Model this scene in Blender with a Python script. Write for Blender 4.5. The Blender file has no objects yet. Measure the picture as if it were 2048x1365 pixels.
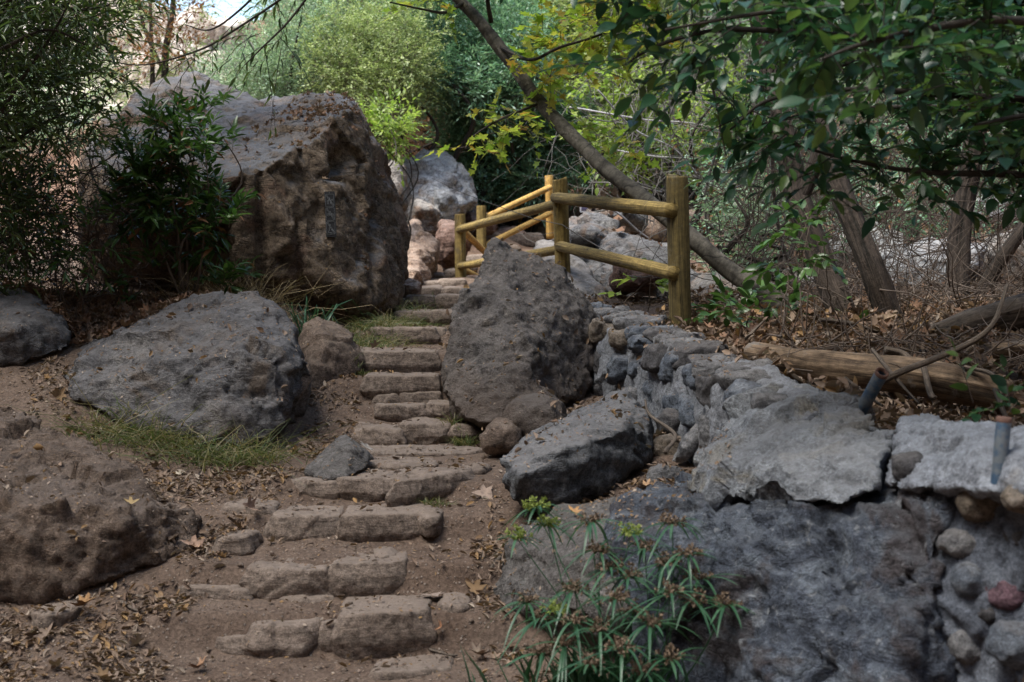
import bpy, bmesh, math, random
import numpy as np
from mathutils import Vector, Matrix
from mathutils.bvhtree import BVHTree

# ------------------------------------------------------------------ camera, light, exposure
S = bpy.context.scene
COL = S.collection
random.seed(4)
RG = np.random.default_rng(11)
F = 2844.4          # focal length in photo pixels (50 mm on 36 mm)
HZ = 555.0          # row of the eye level in the photo
CZ = 1.90           # eye height over the ground in front
cam_d = bpy.data.cameras.new('camera')
cam = bpy.data.objects.new('camera', cam_d)
COL.objects.link(cam)
cam.location = (0, 0, CZ)
cam.rotation_euler = (math.radians(90), 0, 0)
cam_d.lens = 50
cam_d.sensor_width = 36
cam_d.shift_y = -(682.5 - HZ) / 2048
cam_d.clip_start = 0.05
cam_d.clip_end = 2000
cam_d.dof.use_dof = True
cam_d.dof.focus_distance = 10.2
cam_d.dof.aperture_fstop = 3.0
S.camera = cam

SUN_EL, SUN_AZ = 64.0, -122.0       # azimuth of the sun seen from above, from +Y clockwise
W = bpy.data.worlds.new('World')
S.world = W
W.use_nodes = True
wn = W.node_tree.nodes
wn.clear()
sky = wn.new('ShaderNodeTexSky')
sky.sky_type = 'NISHITA'
sky.sun_disc = False
sky.sun_elevation = math.radians(SUN_EL)
sky.sun_rotation = math.radians(SUN_AZ)
sky.air_density = 1.0
sky.dust_density = 1.5
bg = wn.new('ShaderNodeBackground')
bg.inputs['Strength'].default_value = 0.15
wo = wn.new('ShaderNodeOutputWorld')
W.node_tree.links.new(sky.outputs[0], bg.inputs[0])
W.node_tree.links.new(bg.outputs[0], wo.inputs[0])
sd = bpy.data.lights.new('sun', 'SUN')
sd.energy = 3.6
sd.angle = math.radians(32)
sd.color = (1.0, 0.96, 0.89)
sun = bpy.data.objects.new('sun', sd)
COL.objects.link(sun)
_a, _e = math.radians(SUN_AZ), math.radians(SUN_EL)
_dir = Vector((math.sin(_a) * math.cos(_e), math.cos(_a) * math.cos(_e), math.sin(_e)))
sun.rotation_euler = _dir.to_track_quat('Z', 'Y').to_euler()
sun.location = _dir * 30
S.view_settings.view_transform = 'Standard'
S.view_settings.look = 'None'
S.view_settings.exposure = 1.52
S.view_settings.gamma = 1.0
S.cycles.use_denoising = True
S.cycles.max_bounces = 6
S.cycles.transparent_max_bounces = 8
S.cycles.diffuse_bounces = 3
S.cycles.glossy_bounces = 2
S.cycles.transmission_bounces = 3
S.cycles.caustics_reflective = False
S.cycles.caustics_refractive = False


# ------------------------------------------------------------------ helpers
def P(px, py, Y):
    return Vector(((px - 1024) / F * Y, Y, CZ + (HZ - py) / F * Y))


def tag(o, label=None, cat=None, group=None, kind=None):
    if label: o['label'] = label
    if cat: o['category'] = cat
    if group: o['group'] = group
    if kind: o['kind'] = kind
    return o


def empty(name, loc, label=None, cat=None, group=None):
    o = bpy.data.objects.new(name, None)
    o.empty_display_size = 0.1
    COL.objects.link(o)
    o.location = loc
    return tag(o, label, cat, group)


def link(name, me, mat=None, parent=None, origin=None, smooth=True):
    """one mesh object; verts are in world space and get shifted to its origin"""
    o = bpy.data.objects.new(name, me)
    COL.objects.link(o)
    if parent is not None:
        off = Vector(parent.matrix_world.translation) if parent.parent is None else Vector((0, 0, 0))
        q = parent
        off = Vector((0, 0, 0))
        while q is not None:
            off += q.location
            q = q.parent
        me.transform(Matrix.Translation(-off))
        o.parent = parent
    elif origin is not None:
        me.transform(Matrix.Translation(-Vector(origin)))
        o.location = origin
    if mat is not None:
        me.materials.append(mat)
    if smooth:
        me.polygons.foreach_set('use_smooth', [True] * len(me.polygons))
    return o


def quads_mesh(name, V, Fc, uv=None):
    """V (n,3); Fc list of (m,k) index arrays"""
    me = bpy.data.meshes.new(name)
    Fc = [f for f in (Fc if isinstance(Fc, list) else [Fc]) if len(f)]
    nl = sum(f.size for f in Fc)
    npoly = sum(len(f) for f in Fc)
    me.vertices.add(len(V))
    me.vertices.foreach_set('co', np.ascontiguousarray(V, dtype=np.float32).ravel())
    me.loops.add(nl)
    me.loops.foreach_set('vertex_index', np.concatenate([f.ravel() for f in Fc]).astype(np.int32))
    me.polygons.add(npoly)
    tot = np.concatenate([np.full(len(f), f.shape[1]) for f in Fc])
    st = np.concatenate([[0], np.cumsum(tot)[:-1]])
    me.polygons.foreach_set('loop_start', st.astype(np.int32))
    if uv is not None:
        l = me.uv_layers.new(name='uv')
        idx = np.concatenate([f.ravel() for f in Fc])
        l.data.foreach_set('uv', uv[idx].astype(np.float32).ravel())
    me.update(calc_edges=True)
    me.validate()
    return me


def _hash(ix, iy, iz, s):
    h = (ix.astype(np.int64) * 374761393 + iy.astype(np.int64) * 668265263 + iz.astype(np.int64) * 2147483647 + s * 1274126177) & 0xffffffff
    h = ((h ^ (h >> 13)) * 1274126177) & 0xffffffff
    h = ((h ^ (h >> 16)) * 2246822519) & 0xffffffff
    return h ^ (h >> 15)


def vnoise(p, s=0):
    """value-gradient noise, about -1..1"""
    i = np.floor(p).astype(np.int64)
    f = p - i
    u = f * f * f * (f * (f * 6 - 15) + 10)
    r = 0
    for a in (0, 1):
        wx = u[:, 0] if a else 1 - u[:, 0]
        for b in (0, 1):
            wy = u[:, 1] if b else 1 - u[:, 1]
            for c in (0, 1):
                wz = u[:, 2] if c else 1 - u[:, 2]
                h = _hash(i[:, 0] + a, i[:, 1] + b, i[:, 2] + c, s)
                gx = (h & 255) / 127.5 - 1
                gy = ((h >> 8) & 255) / 127.5 - 1
                gz_ = ((h >> 16) & 255) / 127.5 - 1
                r = r + wx * wy * wz * (gx * (f[:, 0] - a) + gy * (f[:, 1] - b) + gz_ * (f[:, 2] - c))
    return r * 1.5


def fbm(p, o=4, s=0, g=0.5, ridge=False):
    r = 0
    a = 1.0
    for k in range(o):
        n = vnoise(p * (2.03 ** k) + 17.3 * k, s + k)
        if ridge:
            n = 0.5 - np.abs(n) * 2
        r = r + a * n
        a *= g
    return r


def facet(p, s=0, k=1.0):
    """chipped planes: every cell tilts its own way"""
    i = np.floor(p).astype(np.int64)
    best = np.full(len(p), 1e9)
    out = np.zeros(len(p))
    for a in (-1, 0, 1):
        for b in (-1, 0, 1):
            for c in (-1, 0, 1):
                x, y, z = i[:, 0] + a, i[:, 1] + b, i[:, 2] + c
                h = _hash(x, y, z, s)
                q = np.stack([x + (h & 255) / 255., y + ((h >> 8) & 255) / 255., z + ((h >> 16) & 255) / 255.], 1)
                d = p - q
                dd = (d * d).sum(1)
                h2 = _hash(x, y, z, s + 9)
                t = np.stack([(h2 & 255) / 127.5 - 1, ((h2 >> 8) & 255) / 127.5 - 1, ((h2 >> 16) & 255) / 127.5 - 1], 1)
                v = (d * t).sum(1) * k + ((h2 >> 24) & 255) / 255. - 0.5
                m = dd < best
                best = np.where(m, dd, best)
                out = np.where(m, v, out)
    return out


def mesh_np(me):
    n = len(me.vertices)
    co = np.empty(n * 3, np.float32)
    me.vertices.foreach_get('co', co)
    no = np.empty(n * 3, np.float32)
    me.vertices.foreach_get('normal', no)
    return co.reshape(-1, 3).astype(np.float64), no.reshape(-1, 3).astype(np.float64)


BV = []     # (mesh) surfaces litter may fall on


def hull_mesh(hulls):
    me = bpy.data.meshes.new('hull')
    bm = bmesh.new()
    for h in hulls:
        b2 = bmesh.new()
        for q in h:
            b2.verts.new(q)
        r = bmesh.ops.convex_hull(b2, input=b2.verts)
        bmesh.ops.delete(b2, geom=list({v for v in r['geom_interior'] + r['geom_unused'] if isinstance(v, bmesh.types.BMVert)}), context='VERTS')
        bmesh.ops.recalc_face_normals(b2, faces=b2.faces)
        m2 = bpy.data.meshes.new('t')
        b2.to_mesh(m2)
        b2.free()
        bm.from_mesh(m2)
        bpy.data.meshes.remove(m2)
    bm.to_mesh(me)
    bm.free()
    return me


def rock(name, hulls, mat, voxel=0.03, seed=0, big=0.05, fac=0.04, fine=0.012, bf=1.2, ff=2.6, nf=9.0, strata=0.0, sdir=(0.2, 0.3, 1.0), sf=7.0,
         smooth=4, parent=None, lump=0.0, litter=True, label=None, cat='boulder', group=None, pits=0.0, dents=()):
    if not isinstance(hulls[0], (list, tuple)) or isinstance(hulls[0], Vector):
        hulls = [hulls]
    me = hull_mesh(hulls)
    o = bpy.data.objects.new('tmp', me)
    COL.objects.link(o)
    m = o.modifiers.new('r', 'REMESH')
    m.mode = 'VOXEL'
    m.voxel_size = voxel
    s = o.modifiers.new('s', 'SMOOTH')
    s.iterations = smooth
    s.factor = 0.5
    dg = bpy.context.evaluated_depsgraph_get()
    m2 = bpy.data.meshes.new_from_object(o.evaluated_get(dg))
    bpy.data.objects.remove(o)
    bpy.data.meshes.remove(me)
    m2.name = name
    co, no = mesh_np(m2)
    wp = co + 0.12 * np.stack([vnoise(co * 1.7, seed + 31), vnoise(co * 1.7, seed + 32), vnoise(co * 1.7, seed + 33)], 1)
    d = big * fbm(co * bf, 3, seed)
    d += fac * facet(wp * ff, seed + 3, 0.9) + fac * 0.45 * facet(wp * ff * 2.3, seed + 5, 0.9)
    if strata:
        n = Vector(sdir).normalized()
        t = n.orthogonal().normalized()
        b = n.cross(t)
        B = np.array([t, b, n])
        q = wp @ B.T
        d += strata * fbm(q * np.array([1.0, 1.0, sf]), 3, seed + 7, 0.6)
    if lump:
        d += lump * facet(wp * 6.5, seed + 60, 1.0) + lump * .55 * facet(wp * 14, seed + 61, 1.0)
    for (c_, r_, dp_) in dents:
        e = (co - np.array(tuple(c_))) / np.array(r_)
        d -= dp_ * np.exp(-(e * e).sum(1) ** 2)
    if pits:
        d -= pits * np.clip(vnoise(co * 9.0, seed + 71) - 0.25, 0, 1)
    d += fine * fbm(co * nf, 4, seed + 11, 0.6)
    co = co + no * d[:, None]
    m2.vertices.foreach_set('co', co.astype(np.float32).ravel())
    m2.update()
    org = Vector((co[:, 0].mean(), co[:, 1].mean(), co[:, 2].min())) if parent is None else None
    if litter:
        BV.append((co.copy(), [tuple(p.vertices) for p in m2.polygons]))
    ob = link(name, m2, mat, parent, org)
    if parent is None:
        tag(ob, label, cat, group)
    return ob


# ------------------------------------------------------------------ materials
def mat_new(name):
    m = bpy.data.materials.new(name)
    m.use_nodes = True
    nt = m.node_tree
    nt.nodes.clear()
    out = nt.nodes.new('ShaderNodeOutputMaterial')
    b = nt.nodes.new('ShaderNodeBsdfPrincipled')
    nt.links.new(b.outputs[0], out.inputs[0])
    return m, nt, b, out


def N(nt, t, **kw):
    n = nt.nodes.new(t)
    for k, v in kw.items():
        if k in n.inputs:
            n.inputs[k].default_value = v
        else:
            setattr(n, k, v)
    return n


def noise(nt, vec, scale, detail=4, rough=0.6, dist=0.0):
    n = N(nt, 'ShaderNodeTexNoise')
    n.inputs['Scale'].default_value = scale
    n.inputs['Detail'].default_value = detail
    n.inputs['Roughness'].default_value = rough
    n.inputs['Distortion'].default_value = dist
    nt.links.new(vec, n.inputs['Vector'])
    return n.outputs['Fac']


def ramp(nt, fac, stops):
    r = N(nt, 'ShaderNodeValToRGB')
    e = r.color_ramp.elements
    while len(e) < len(stops):
        e.new(0.5)
    for i, (p, c) in enumerate(stops):
        e[i].position = p
        e[i].color = (c[0], c[1], c[2], 1) if isinstance(c, (tuple, list)) else (c, c, c, 1)
    nt.links.new(fac, r.inputs[0])
    return r.outputs[0]


def mix(nt, fac, a, b, mode='MIX'):
    m = N(nt, 'ShaderNodeMix', data_type='RGBA', blend_type=mode)
    for sock, v in ((m.inputs[0], fac), (m.inputs[6], a), (m.inputs[7], b)):
        if isinstance(v, bpy.types.NodeSocket):
            nt.links.new(v, sock)
        elif isinstance(v, (int, float)):
            sock.default_value = v
        else:
            sock.default_value = (v[0], v[1], v[2], 1)
    return m.outputs[2]


def math_(nt, op, a, b=None, clamp=False):
    m = N(nt, 'ShaderNodeMath', operation=op, use_clamp=clamp)
    for sock, v in ((m.inputs[0], a), (m.inputs[1], b)):
        if v is None: continue
        if isinstance(v, bpy.types.NodeSocket):
            nt.links.new(v, sock)
        else:
            sock.default_value = v
    return m.outputs[0]


def rock_mat(name, dark, mid, light, dust=(0.2, 0.15, 0.11), dust_amt=0.5, spots=None, scale=1.0, crack=0.6, bump=1.0, lichen=0.0, strat=(0.2, 0.3, 1.0), stretch=5.0, blotch=None, dust_low=None):
    m, nt, b, out = mat_new(name)
    pos = N(nt, 'ShaderNodeNewGeometry').outputs['Position']
    # strata coordinates
    mp = N(nt, 'ShaderNodeMapping')
    q = Vector(strat).normalized().rotation_difference(Vector((0, 0, 1))).to_euler()
    mp.inputs['Rotation'].default_value = q
    mp.inputs['Scale'].default_value = (1, 1, stretch)
    nt.links.new(pos, mp.inputs['Vector'])
    st = mp.outputs[0]
    n1 = noise(nt, pos, 1.6 * scale, 5, 0.62, 0.4)
    n2 = noise(nt, st, 3.2 * scale, 8, 0.72, 0.6)
    n3 = noise(nt, pos, 26 * scale, 6, 0.75)
    n4 = noise(nt, pos, 110 * scale, 3, 0.7)
    c = ramp(nt, n2, [(0.36, dark), (0.5, mid), (0.62, light)])
    c = mix(nt, ramp(nt, n1, [(0.38, 0.0), (0.62, 0.75)]), c, ramp(nt, n3, [(0.3, dark), (0.7, mid)]))
    if blotch:
        c = mix(nt, ramp(nt, noise(nt, pos, 2.3 * scale, 6, 0.65, 0.8), [(0.52, 0.0), (0.62, 0.8)]), c, blotch)
    if spots:
        c = mix(nt, ramp(nt, noise(nt, pos, 7 * scale, 7, 0.72, 1.0), [(0.565, 0.0), (0.65, 0.85)]), c, spots)
    c = mix(nt, 0.8, c, ramp(nt, n3, [(0.36, 0.40), (0.5, 1.0), (0.64, 1.45)]), 'MULTIPLY')
    c = mix(nt, 0.75, c, ramp(nt, n4, [(0.34, 0.5), (0.66, 1.4)]), 'MULTIPLY')
    # warped cracks
    vx = N(nt, 'ShaderNodeTexVoronoi', feature='DISTANCE_TO_EDGE')
    vx.inputs['Scale'].default_value = 2.4 * scale
    wv = N(nt, 'ShaderNodeVectorMath', operation='MULTIPLY_ADD')
    nn = N(nt, 'ShaderNodeTexNoise')
    nn.inputs['Scale'].default_value = 3.5 * scale
    nn.inputs['Detail'].default_value = 5
    nt.links.new(st, nn.inputs['Vector'])
    nt.links.new(nn.outputs['Color'], wv.inputs[0])
    wv.inputs[1].default_value = (0.55, 0.55, 0.55)
    nt.links.new(pos, wv.inputs[2])
    nt.links.new(wv.outputs[0], vx.inputs['Vector'])
    cr = ramp(nt, vx.outputs['Distance'], [(0.0, 0.0), (0.035, 1.0)])
    if crack:
        c = mix(nt, crack * 0.5, c, mix(nt, cr, (0.15, 0.15, 0.15), (1, 1, 1)), 'MULTIPLY')
    # dust that has settled on flat tops
    nz = N(nt, 'ShaderNodeSeparateXYZ')
    nt.links.new(N(nt, 'ShaderNodeNewGeometry').outputs['Normal'], nz.inputs[0])
    if dust_amt:
        u = math_(nt, 'MULTIPLY', ramp(nt, nz.outputs[2], [(0.45, 0.0), (0.9, 1.0)]), ramp(nt, n1, [(0.3, 0.35), (0.6, 1.0)]))
        c = mix(nt, math_(nt, 'MULTIPLY', u, dust_amt, True), c, dust)
    if dust_low:
        z = N(nt, 'ShaderNodeSeparateXYZ')
        nt.links.new(pos, z.inputs[0])
        z0, z1, amt, colr = dust_low
        mr = N(nt, 'ShaderNodeMapRange')
        mr.inputs[1].default_value = z0
        mr.inputs[2].default_value = z1
        mr.inputs[3].default_value = 1.0
        mr.inputs[4].default_value = 0.0
        nt.links.new(math_(nt, 'ADD', z.outputs[2], math_(nt, 'MULTIPLY', math_(nt, 'SUBTRACT', n1, 0.5), 1.3)), mr.inputs[0])
        c = mix(nt, math_(nt, 'MULTIPLY', mr.outputs[0], amt, True), c, colr)
    if lichen:
        c = mix(nt, math_(nt, 'MULTIPLY', ramp(nt, noise(nt, pos, 11 * scale, 8, 0.75), [(0.60, 0.0), (0.66, 1.0)]), lichen), c, (0.40, 0.41, 0.38))
    nt.links.new(c, b.inputs['Base Color'])
    b.inputs['Roughness'].default_value = 0.93
    b.inputs['Specular IOR Level'].default_value = 0.25
    h = math_(nt, 'ADD', math_(nt, 'MULTIPLY', n2, 1.0), math_(nt, 'MULTIPLY', n3, 0.62))
    h = math_(nt, 'ADD', h, math_(nt, 'MULTIPLY', n4, 0.22))
    if crack:
        h = math_(nt, 'ADD', h, math_(nt, 'MULTIPLY', cr, 0.35 * crack))
    bp = N(nt, 'ShaderNodeBump')
    bp.inputs['Strength'].default_value = 0.9
    bp.inputs['Distance'].default_value = 0.045 * bump
    nt.links.new(h, bp.inputs['Height'])
    nt.links.new(bp.outputs[0], b.inputs['Normal'])
    return m


def leaf_mat(name, stops, rough=0.45, trans=0.35, spec=0.5, tint=1.2):
    m, nt, b, out = mat_new(name)
    rnd = N(nt, 'ShaderNodeNewGeometry').outputs['Random Per Island']
    n = len(stops)
    c = ramp(nt, rnd, [(i / max(1, n - 1), s) for i, s in enumerate(stops)])
    pos = N(nt, 'ShaderNodeNewGeometry').outputs['Position']
    c = mix(nt, 0.5, c, ramp(nt, noise(nt, pos, 40, 3), [(0.3, 0.7), (0.7, 1.2)]), 'MULTIPLY')
    nt.links.new(c, b.inputs['Base Color'])
    b.inputs['Roughness'].default_value = rough
    b.inputs['Specular IOR Level'].default_value = spec
    t = N(nt, 'ShaderNodeBsdfTranslucent')
    nt.links.new(mix(nt, 1.0, c, (tint, tint * 1.05, tint * 0.75), 'MULTIPLY'), t.inputs[0])
    ms = N(nt, 'ShaderNodeMixShader')
    ms.inputs[0].default_value = trans
    nt.links.new(b.outputs[0], ms.inputs[1])
    nt.links.new(t.outputs[0], ms.inputs[2])
    nt.links.new(ms.outputs[0], out.inputs[0])
    return m


def bark_mat(name, dark, light, us=14, vs=1.0, bump=0.012, patch=None):
    m, nt, b, out = mat_new(name)
    uv = N(nt, 'ShaderNodeTexCoord').outputs['UV']
    mp = N(nt, 'ShaderNodeMapping')
    mp.inputs['Scale'].default_value = (us, vs, 1)
    nt.links.new(uv, mp.inputs[0])
    pos = N(nt, 'ShaderNodeNewGeometry').outputs['Position']
    n1 = noise(nt, mp.outputs[0], 1.0, 6, 0.7, 0.4)
    n2 = noise(nt, pos, 22, 5, 0.7)
    n3 = noise(nt, pos, 3, 3, 0.6)
    mp2 = N(nt, 'ShaderNodeMapping')
    mp2.inputs['Scale'].default_value = (us * 5, vs * 4, 1)
    nt.links.new(uv, mp2.inputs[0])
    n5 = noise(nt, mp2.outputs[0], 1.0, 5, 0.75, 0.3)
    mp3 = N(nt, 'ShaderNodeMapping')
    mp3.inputs['Scale'].default_value = (us * .8, vs * .6, 1)
    mp3.inputs['Location'].default_value = (7, 3, 0)
    nt.links.new(uv, mp3.inputs[0])
    n6 = math_(nt, 'ABSOLUTE', math_(nt, 'SUBTRACT', noise(nt, mp3.outputs[0], 1.0, 2, 0.5, 0.2), 0.5))
    c = ramp(nt, n1, [(0.40, dark), (0.58, light)])
    c = mix(nt, 0.7, c, ramp(nt, n5, [(0.38, 0.5), (0.6, 1.25)]), 'MULTIPLY')
    c = mix(nt, 0.75, c, ramp(nt, n6, [(0.004, 0.12), (0.012, 1.0)]), 'MULTIPLY')
    c = mix(nt, 0.6, c, ramp(nt, n2, [(0.36, 0.5), (0.64, 1.3)]), 'MULTIPLY')
    c = mix(nt, 0.5, c, ramp(nt, n3, [(0.3, 0.6), (0.7, 1.3)]), 'MULTIPLY')
    if patch:
        c = mix(nt, ramp(nt, noise(nt, pos, 6, 5, 0.7), [(0.58, 0.0), (0.64, 0.8)]), c, patch)
    nt.links.new(c, b.inputs['Base Color'])
    b.inputs['Roughness'].default_value = 0.85
    b.inputs['Specular IOR Level'].default_value = 0.3
    bp = N(nt, 'ShaderNodeBump')
    bp.inputs['Strength'].default_value = 0.8
    bp.inputs['Distance'].default_value = bump
    nt.links.new(math_(nt, 'ADD', math_(nt, 'ADD', n1, math_(nt, 'MULTIPLY', n5, 0.5)), math_(nt, 'MULTIPLY', n2, 0.4)), bp.inputs['Height'])
    nt.links.new(bp.outputs[0], b.inputs['Normal'])
    return m


def plain(name, c, rough=0.6, metal=0.0, var=0.3, sc=25, bump=0.0, c2=None, th=0.55):
    m, nt, b, out = mat_new(name)
    pos = N(nt, 'ShaderNodeNewGeometry').outputs['Position']
    n1 = noise(nt, pos, sc, 5, 0.65)
    col = mix(nt, var, c, ramp(nt, n1, [(0.25, 0.35), (0.75, 1.4)]), 'MULTIPLY')
    if c2:
        col = mix(nt, ramp(nt, noise(nt, pos, sc * 0.6, 6, 0.7), [(th, 0.0), (th + 0.06, 0.9)]), col, c2)
    nt.links.new(col, b.inputs['Base Color'])
    b.inputs['Roughness'].default_value = rough
    b.inputs['Metallic'].default_value = metal
    if bump:
        bp = N(nt, 'ShaderNodeBump')
        bp.inputs['Distance'].default_value = bump
        nt.links.new(n1, bp.inputs['Height'])
        nt.links.new(bp.outputs[0], b.inputs['Normal'])
    return m


def dirt_mat(name, kind='path'):
    m, nt, b, out = mat_new(name)
    pos = N(nt, 'ShaderNodeNewGeometry').outputs['Position']
    n1 = noise(nt, pos, 1.1, 5, 0.6, 0.3)
    n2 = noise(nt, pos, 9, 7, 0.7)
    n3 = noise(nt, pos, 55, 5, 0.75)
    c = ramp(nt, n2, [(0.3, (0.066, 0.045, 0.034)), (0.55, (0.115, 0.081, 0.061)), (0.75, (0.178, 0.131, 0.101))])
    c = mix(nt, ramp(nt, n1, [(0.4, 0.0), (0.62, 0.6)]), c, (0.15, 0.112, 0.088))
    c = mix(nt, 0.85, c, ramp(nt, n3, [(0.36, 0.5), (0.62, 1.35)]), 'MULTIPLY')
    # small stones and chips
    v = N(nt, 'ShaderNodeTexVoronoi', feature='F1')
    v.inputs['Scale'].default_value = 45
    v.inputs['Randomness'].default_value = 1
    nt.links.new(pos, v.inputs['Vector'])
    vr = N(nt, 'ShaderNodeSeparateColor')
    nt.links.new(v.outputs['Color'], vr.inputs[0])
    isl = math_(nt, 'MULTIPLY', ramp(nt, v.outputs['Distance'], [(0.22, 1.0), (0.36, 0.0)]), ramp(nt, vr.outputs[0], [(0.62, 0.0), (0.66, 1.0)]))
    c = mix(nt, math_(nt, 'MULTIPLY', isl, 0.75), c, mix(nt, vr.outputs[1], (0.10, 0.085, 0.075), (0.30, 0.25, 0.21)))
    # far hillside: rust-brown leaf litter
    sx = N(nt, 'ShaderNodeSeparateXYZ')
    nt.links.new(pos, sx.inputs[0])
    far = N(nt, 'ShaderNodeMapRange')
    far.inputs[1].default_value = 17
    far.inputs[2].default_value = 24
    nt.links.new(sx.outputs[1], far.inputs[0])
    c = mix(nt, far.outputs[0], c, ramp(nt, noise(nt, pos, 2.2, 8, 0.75), [(0.35, (0.05, 0.035, 0.025)), (0.5, (0.15, 0.085, 0.055)), (0.62, (0.27, 0.20, 0.15))]))
    nt.links.new(c, b.inputs['Base Color'])
    b.inputs['Roughness'].default_value = 0.97
    b.inputs['Specular IOR Level'].default_value = 0.15
    h = math_(nt, 'ADD', n2, math_(nt, 'ADD', math_(nt, 'MULTIPLY', n3, 0.5), math_(nt, 'MULTIPLY', isl, 0.35)))
    bp = N(nt, 'ShaderNodeBump')
    bp.inputs['Strength'].default_value = 0.9
    bp.inputs['Distance'].default_value = 0.02
    nt.links.new(h, bp.inputs['Height'])
    nt.links.new(bp.outputs[0], b.inputs['Normal'])
    return m


M = {}
M['dirt'] = dirt_mat('trail_dirt')
DU = (0.18, 0.14, 0.11)
M['plaque_rock'] = rock_mat('brown_rock', (0.060, 0.044, 0.033), (0.163, 0.122, 0.086), (0.258, 0.197, 0.143), dust=(0.135, 0.137, 0.147), dust_amt=1.2, strat=(0.9, 0.2, 0.3), stretch=3.0, crack=0.9, bump=1.3, blotch=(0.16, 0.10, 0.07))  # blue-grey dust colour also paints skylight onto the boulder's top
M['grey_rock'] = rock_mat('grey_rock', (0.050, 0.049, 0.051), (0.117, 0.114, 0.117), (0.198, 0.189, 0.182), dust=(0.179, 0.172, 0.174), dust_amt=0.65, strat=(0.3, 0.2, 0.9), stretch=3.5, crack=0.5, blotch=(0.12, 0.092, 0.07), dust_low=(0.75, 1.15, 0.5, (0.13, 0.10, 0.08)))
M['cone_rock'] = rock_mat('rough_grey_rock', (0.069, 0.064, 0.060), (0.158, 0.144, 0.136), (0.240, 0.218, 0.199), dust=(0.227, 0.202, 0.183), dust_amt=0.5, strat=(0.2, 0.1, 1), stretch=1.2, crack=0.15, bump=2.4, dust_low=(0.9, 1.5, 0.65, (0.15, 0.112, 0.088)))
M['warm_rock'] = rock_mat('warm_grey_rock', (0.063, 0.059, 0.055), (0.142, 0.131, 0.125), (0.230, 0.217, 0.207), dust=(0.205, 0.192, 0.180), dust_amt=0.5, strat=(0.4, 0.1, 0.8), stretch=2.5, crack=0.4, bump=2.0, lichen=.3)
M['brown_rock'] = rock_mat('dirty_brown_rock', (0.085, 0.062, 0.047), (0.155, 0.115, 0.09), (0.21, 0.16, 0.125), dust=DU, dust_amt=0.5, stretch=2.0, crack=0.2, bump=0.9)
M['mound_rock'] = rock_mat('mound_rock', (0.078, 0.055, 0.041), (0.162, 0.117, 0.088), (0.233, 0.178, 0.141), dust=(0.220, 0.178, 0.153), dust_amt=0.6, strat=(0.3, -0.4, 0.9), stretch=2.5, crack=0.1, bump=2.2)
M['step_rock'] = rock_mat('worn_step_stone', (0.10, 0.076, 0.061), (0.165, 0.129, 0.104), (0.225, 0.18, 0.148), dust=(0.20, 0.159, 0.13), dust_amt=0.8, strat=(0.1, 0.2, 1), stretch=6.0, crack=0.0, bump=0.45)
M['dark_rock'] = rock_mat('dark_slate_rock', (0.051, 0.053, 0.058), (0.123, 0.129, 0.138), (0.214, 0.217, 0.222), dust=(0.224, 0.217, 0.217), dust_amt=0.75, strat=(-0.35, 0.25, 0.9), stretch=3.5, crack=0.4, bump=1.1)
M['blue_rock'] = rock_mat('blue_grey_rock', (0.032, 0.039, 0.054), (0.107, 0.126, 0.163), (0.246, 0.286, 0.333), dust=(0.214, 0.235, 0.266), dust_amt=0.4, strat=(0.5, 0.3, 0.8), stretch=2.0, crack=0.5, bump=2.6, spots=(0.33, 0.35, 0.37), blotch=(0.075, 0.06, 0.058), scale=1.3)
M['slab_rock'] = rock_mat('pale_slab_rock', (0.095, 0.100, 0.108), (0.209, 0.225, 0.248), (0.342, 0.370, 0.397), dust=(0.285, 0.290, 0.301), dust_amt=0.6, strat=(0.3, 0.2, 0.9), stretch=3.0, crack=0.35, bump=1.6, blotch=(0.24, 0.22, 0.18), lichen=0.5)
M['mortar'] = rock_mat('wall_mortar', (0.121, 0.130, 0.146), (0.195, 0.205, 0.224), (0.270, 0.285, 0.314), dust=(0.251, 0.250, 0.263), dust_amt=0.5, stretch=1.0, crack=0.0, bump=0.8, scale=2.0)
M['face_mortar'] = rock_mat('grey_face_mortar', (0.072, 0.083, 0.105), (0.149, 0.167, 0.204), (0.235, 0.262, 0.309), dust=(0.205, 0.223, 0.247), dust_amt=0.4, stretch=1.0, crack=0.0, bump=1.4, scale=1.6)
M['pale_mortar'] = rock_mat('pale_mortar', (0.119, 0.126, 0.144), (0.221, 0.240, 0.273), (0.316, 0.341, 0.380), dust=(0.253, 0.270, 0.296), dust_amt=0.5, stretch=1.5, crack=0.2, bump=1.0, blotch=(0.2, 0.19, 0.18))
ws = [((0.08, 0.08, 0.085), (0.15, 0.15, 0.155), (0.25, 0.25, 0.25)), ((0.05, 0.06, 0.075), (0.10, 0.115, 0.14), (0.19, 0.21, 0.235)),
      ((0.08, 0.065, 0.05), (0.16, 0.13, 0.10), (0.25, 0.215, 0.18)), ((0.04, 0.038, 0.04), (0.075, 0.073, 0.076), (0.13, 0.125, 0.125))]
for i, (a, b_, c_) in enumerate(ws):
    M['wall_stone%d' % i] = rock_mat('wall_stone_%s' % 'abcd'[i], a, b_, c_, dust=(0.21, 0.19, 0.175), dust_amt=0.25, strat=(0.1 * i, 0.4, 1), stretch=3, crack=0.2, bump=0.6, scale=1.6)
M['red_stone'] = rock_mat('maroon_cobble', (0.05, 0.03, 0.04), (0.11, 0.065, 0.08), (0.17, 0.12, 0.13), dust_amt=0.1, crack=0, bump=0.4)
M['pale_blue'] = rock_mat('pale_blue_rock', (0.195, 0.192, 0.194), (0.429, 0.442, 0.456), (0.650, 0.653, 0.650), dust=(0.650, 0.614, 0.575), dust_amt=0.4, strat=(0.8, 0.1, 0.4), stretch=2.5, crack=0.6, bump=1.6, blotch=(0.33, 0.27, 0.22))
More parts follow.
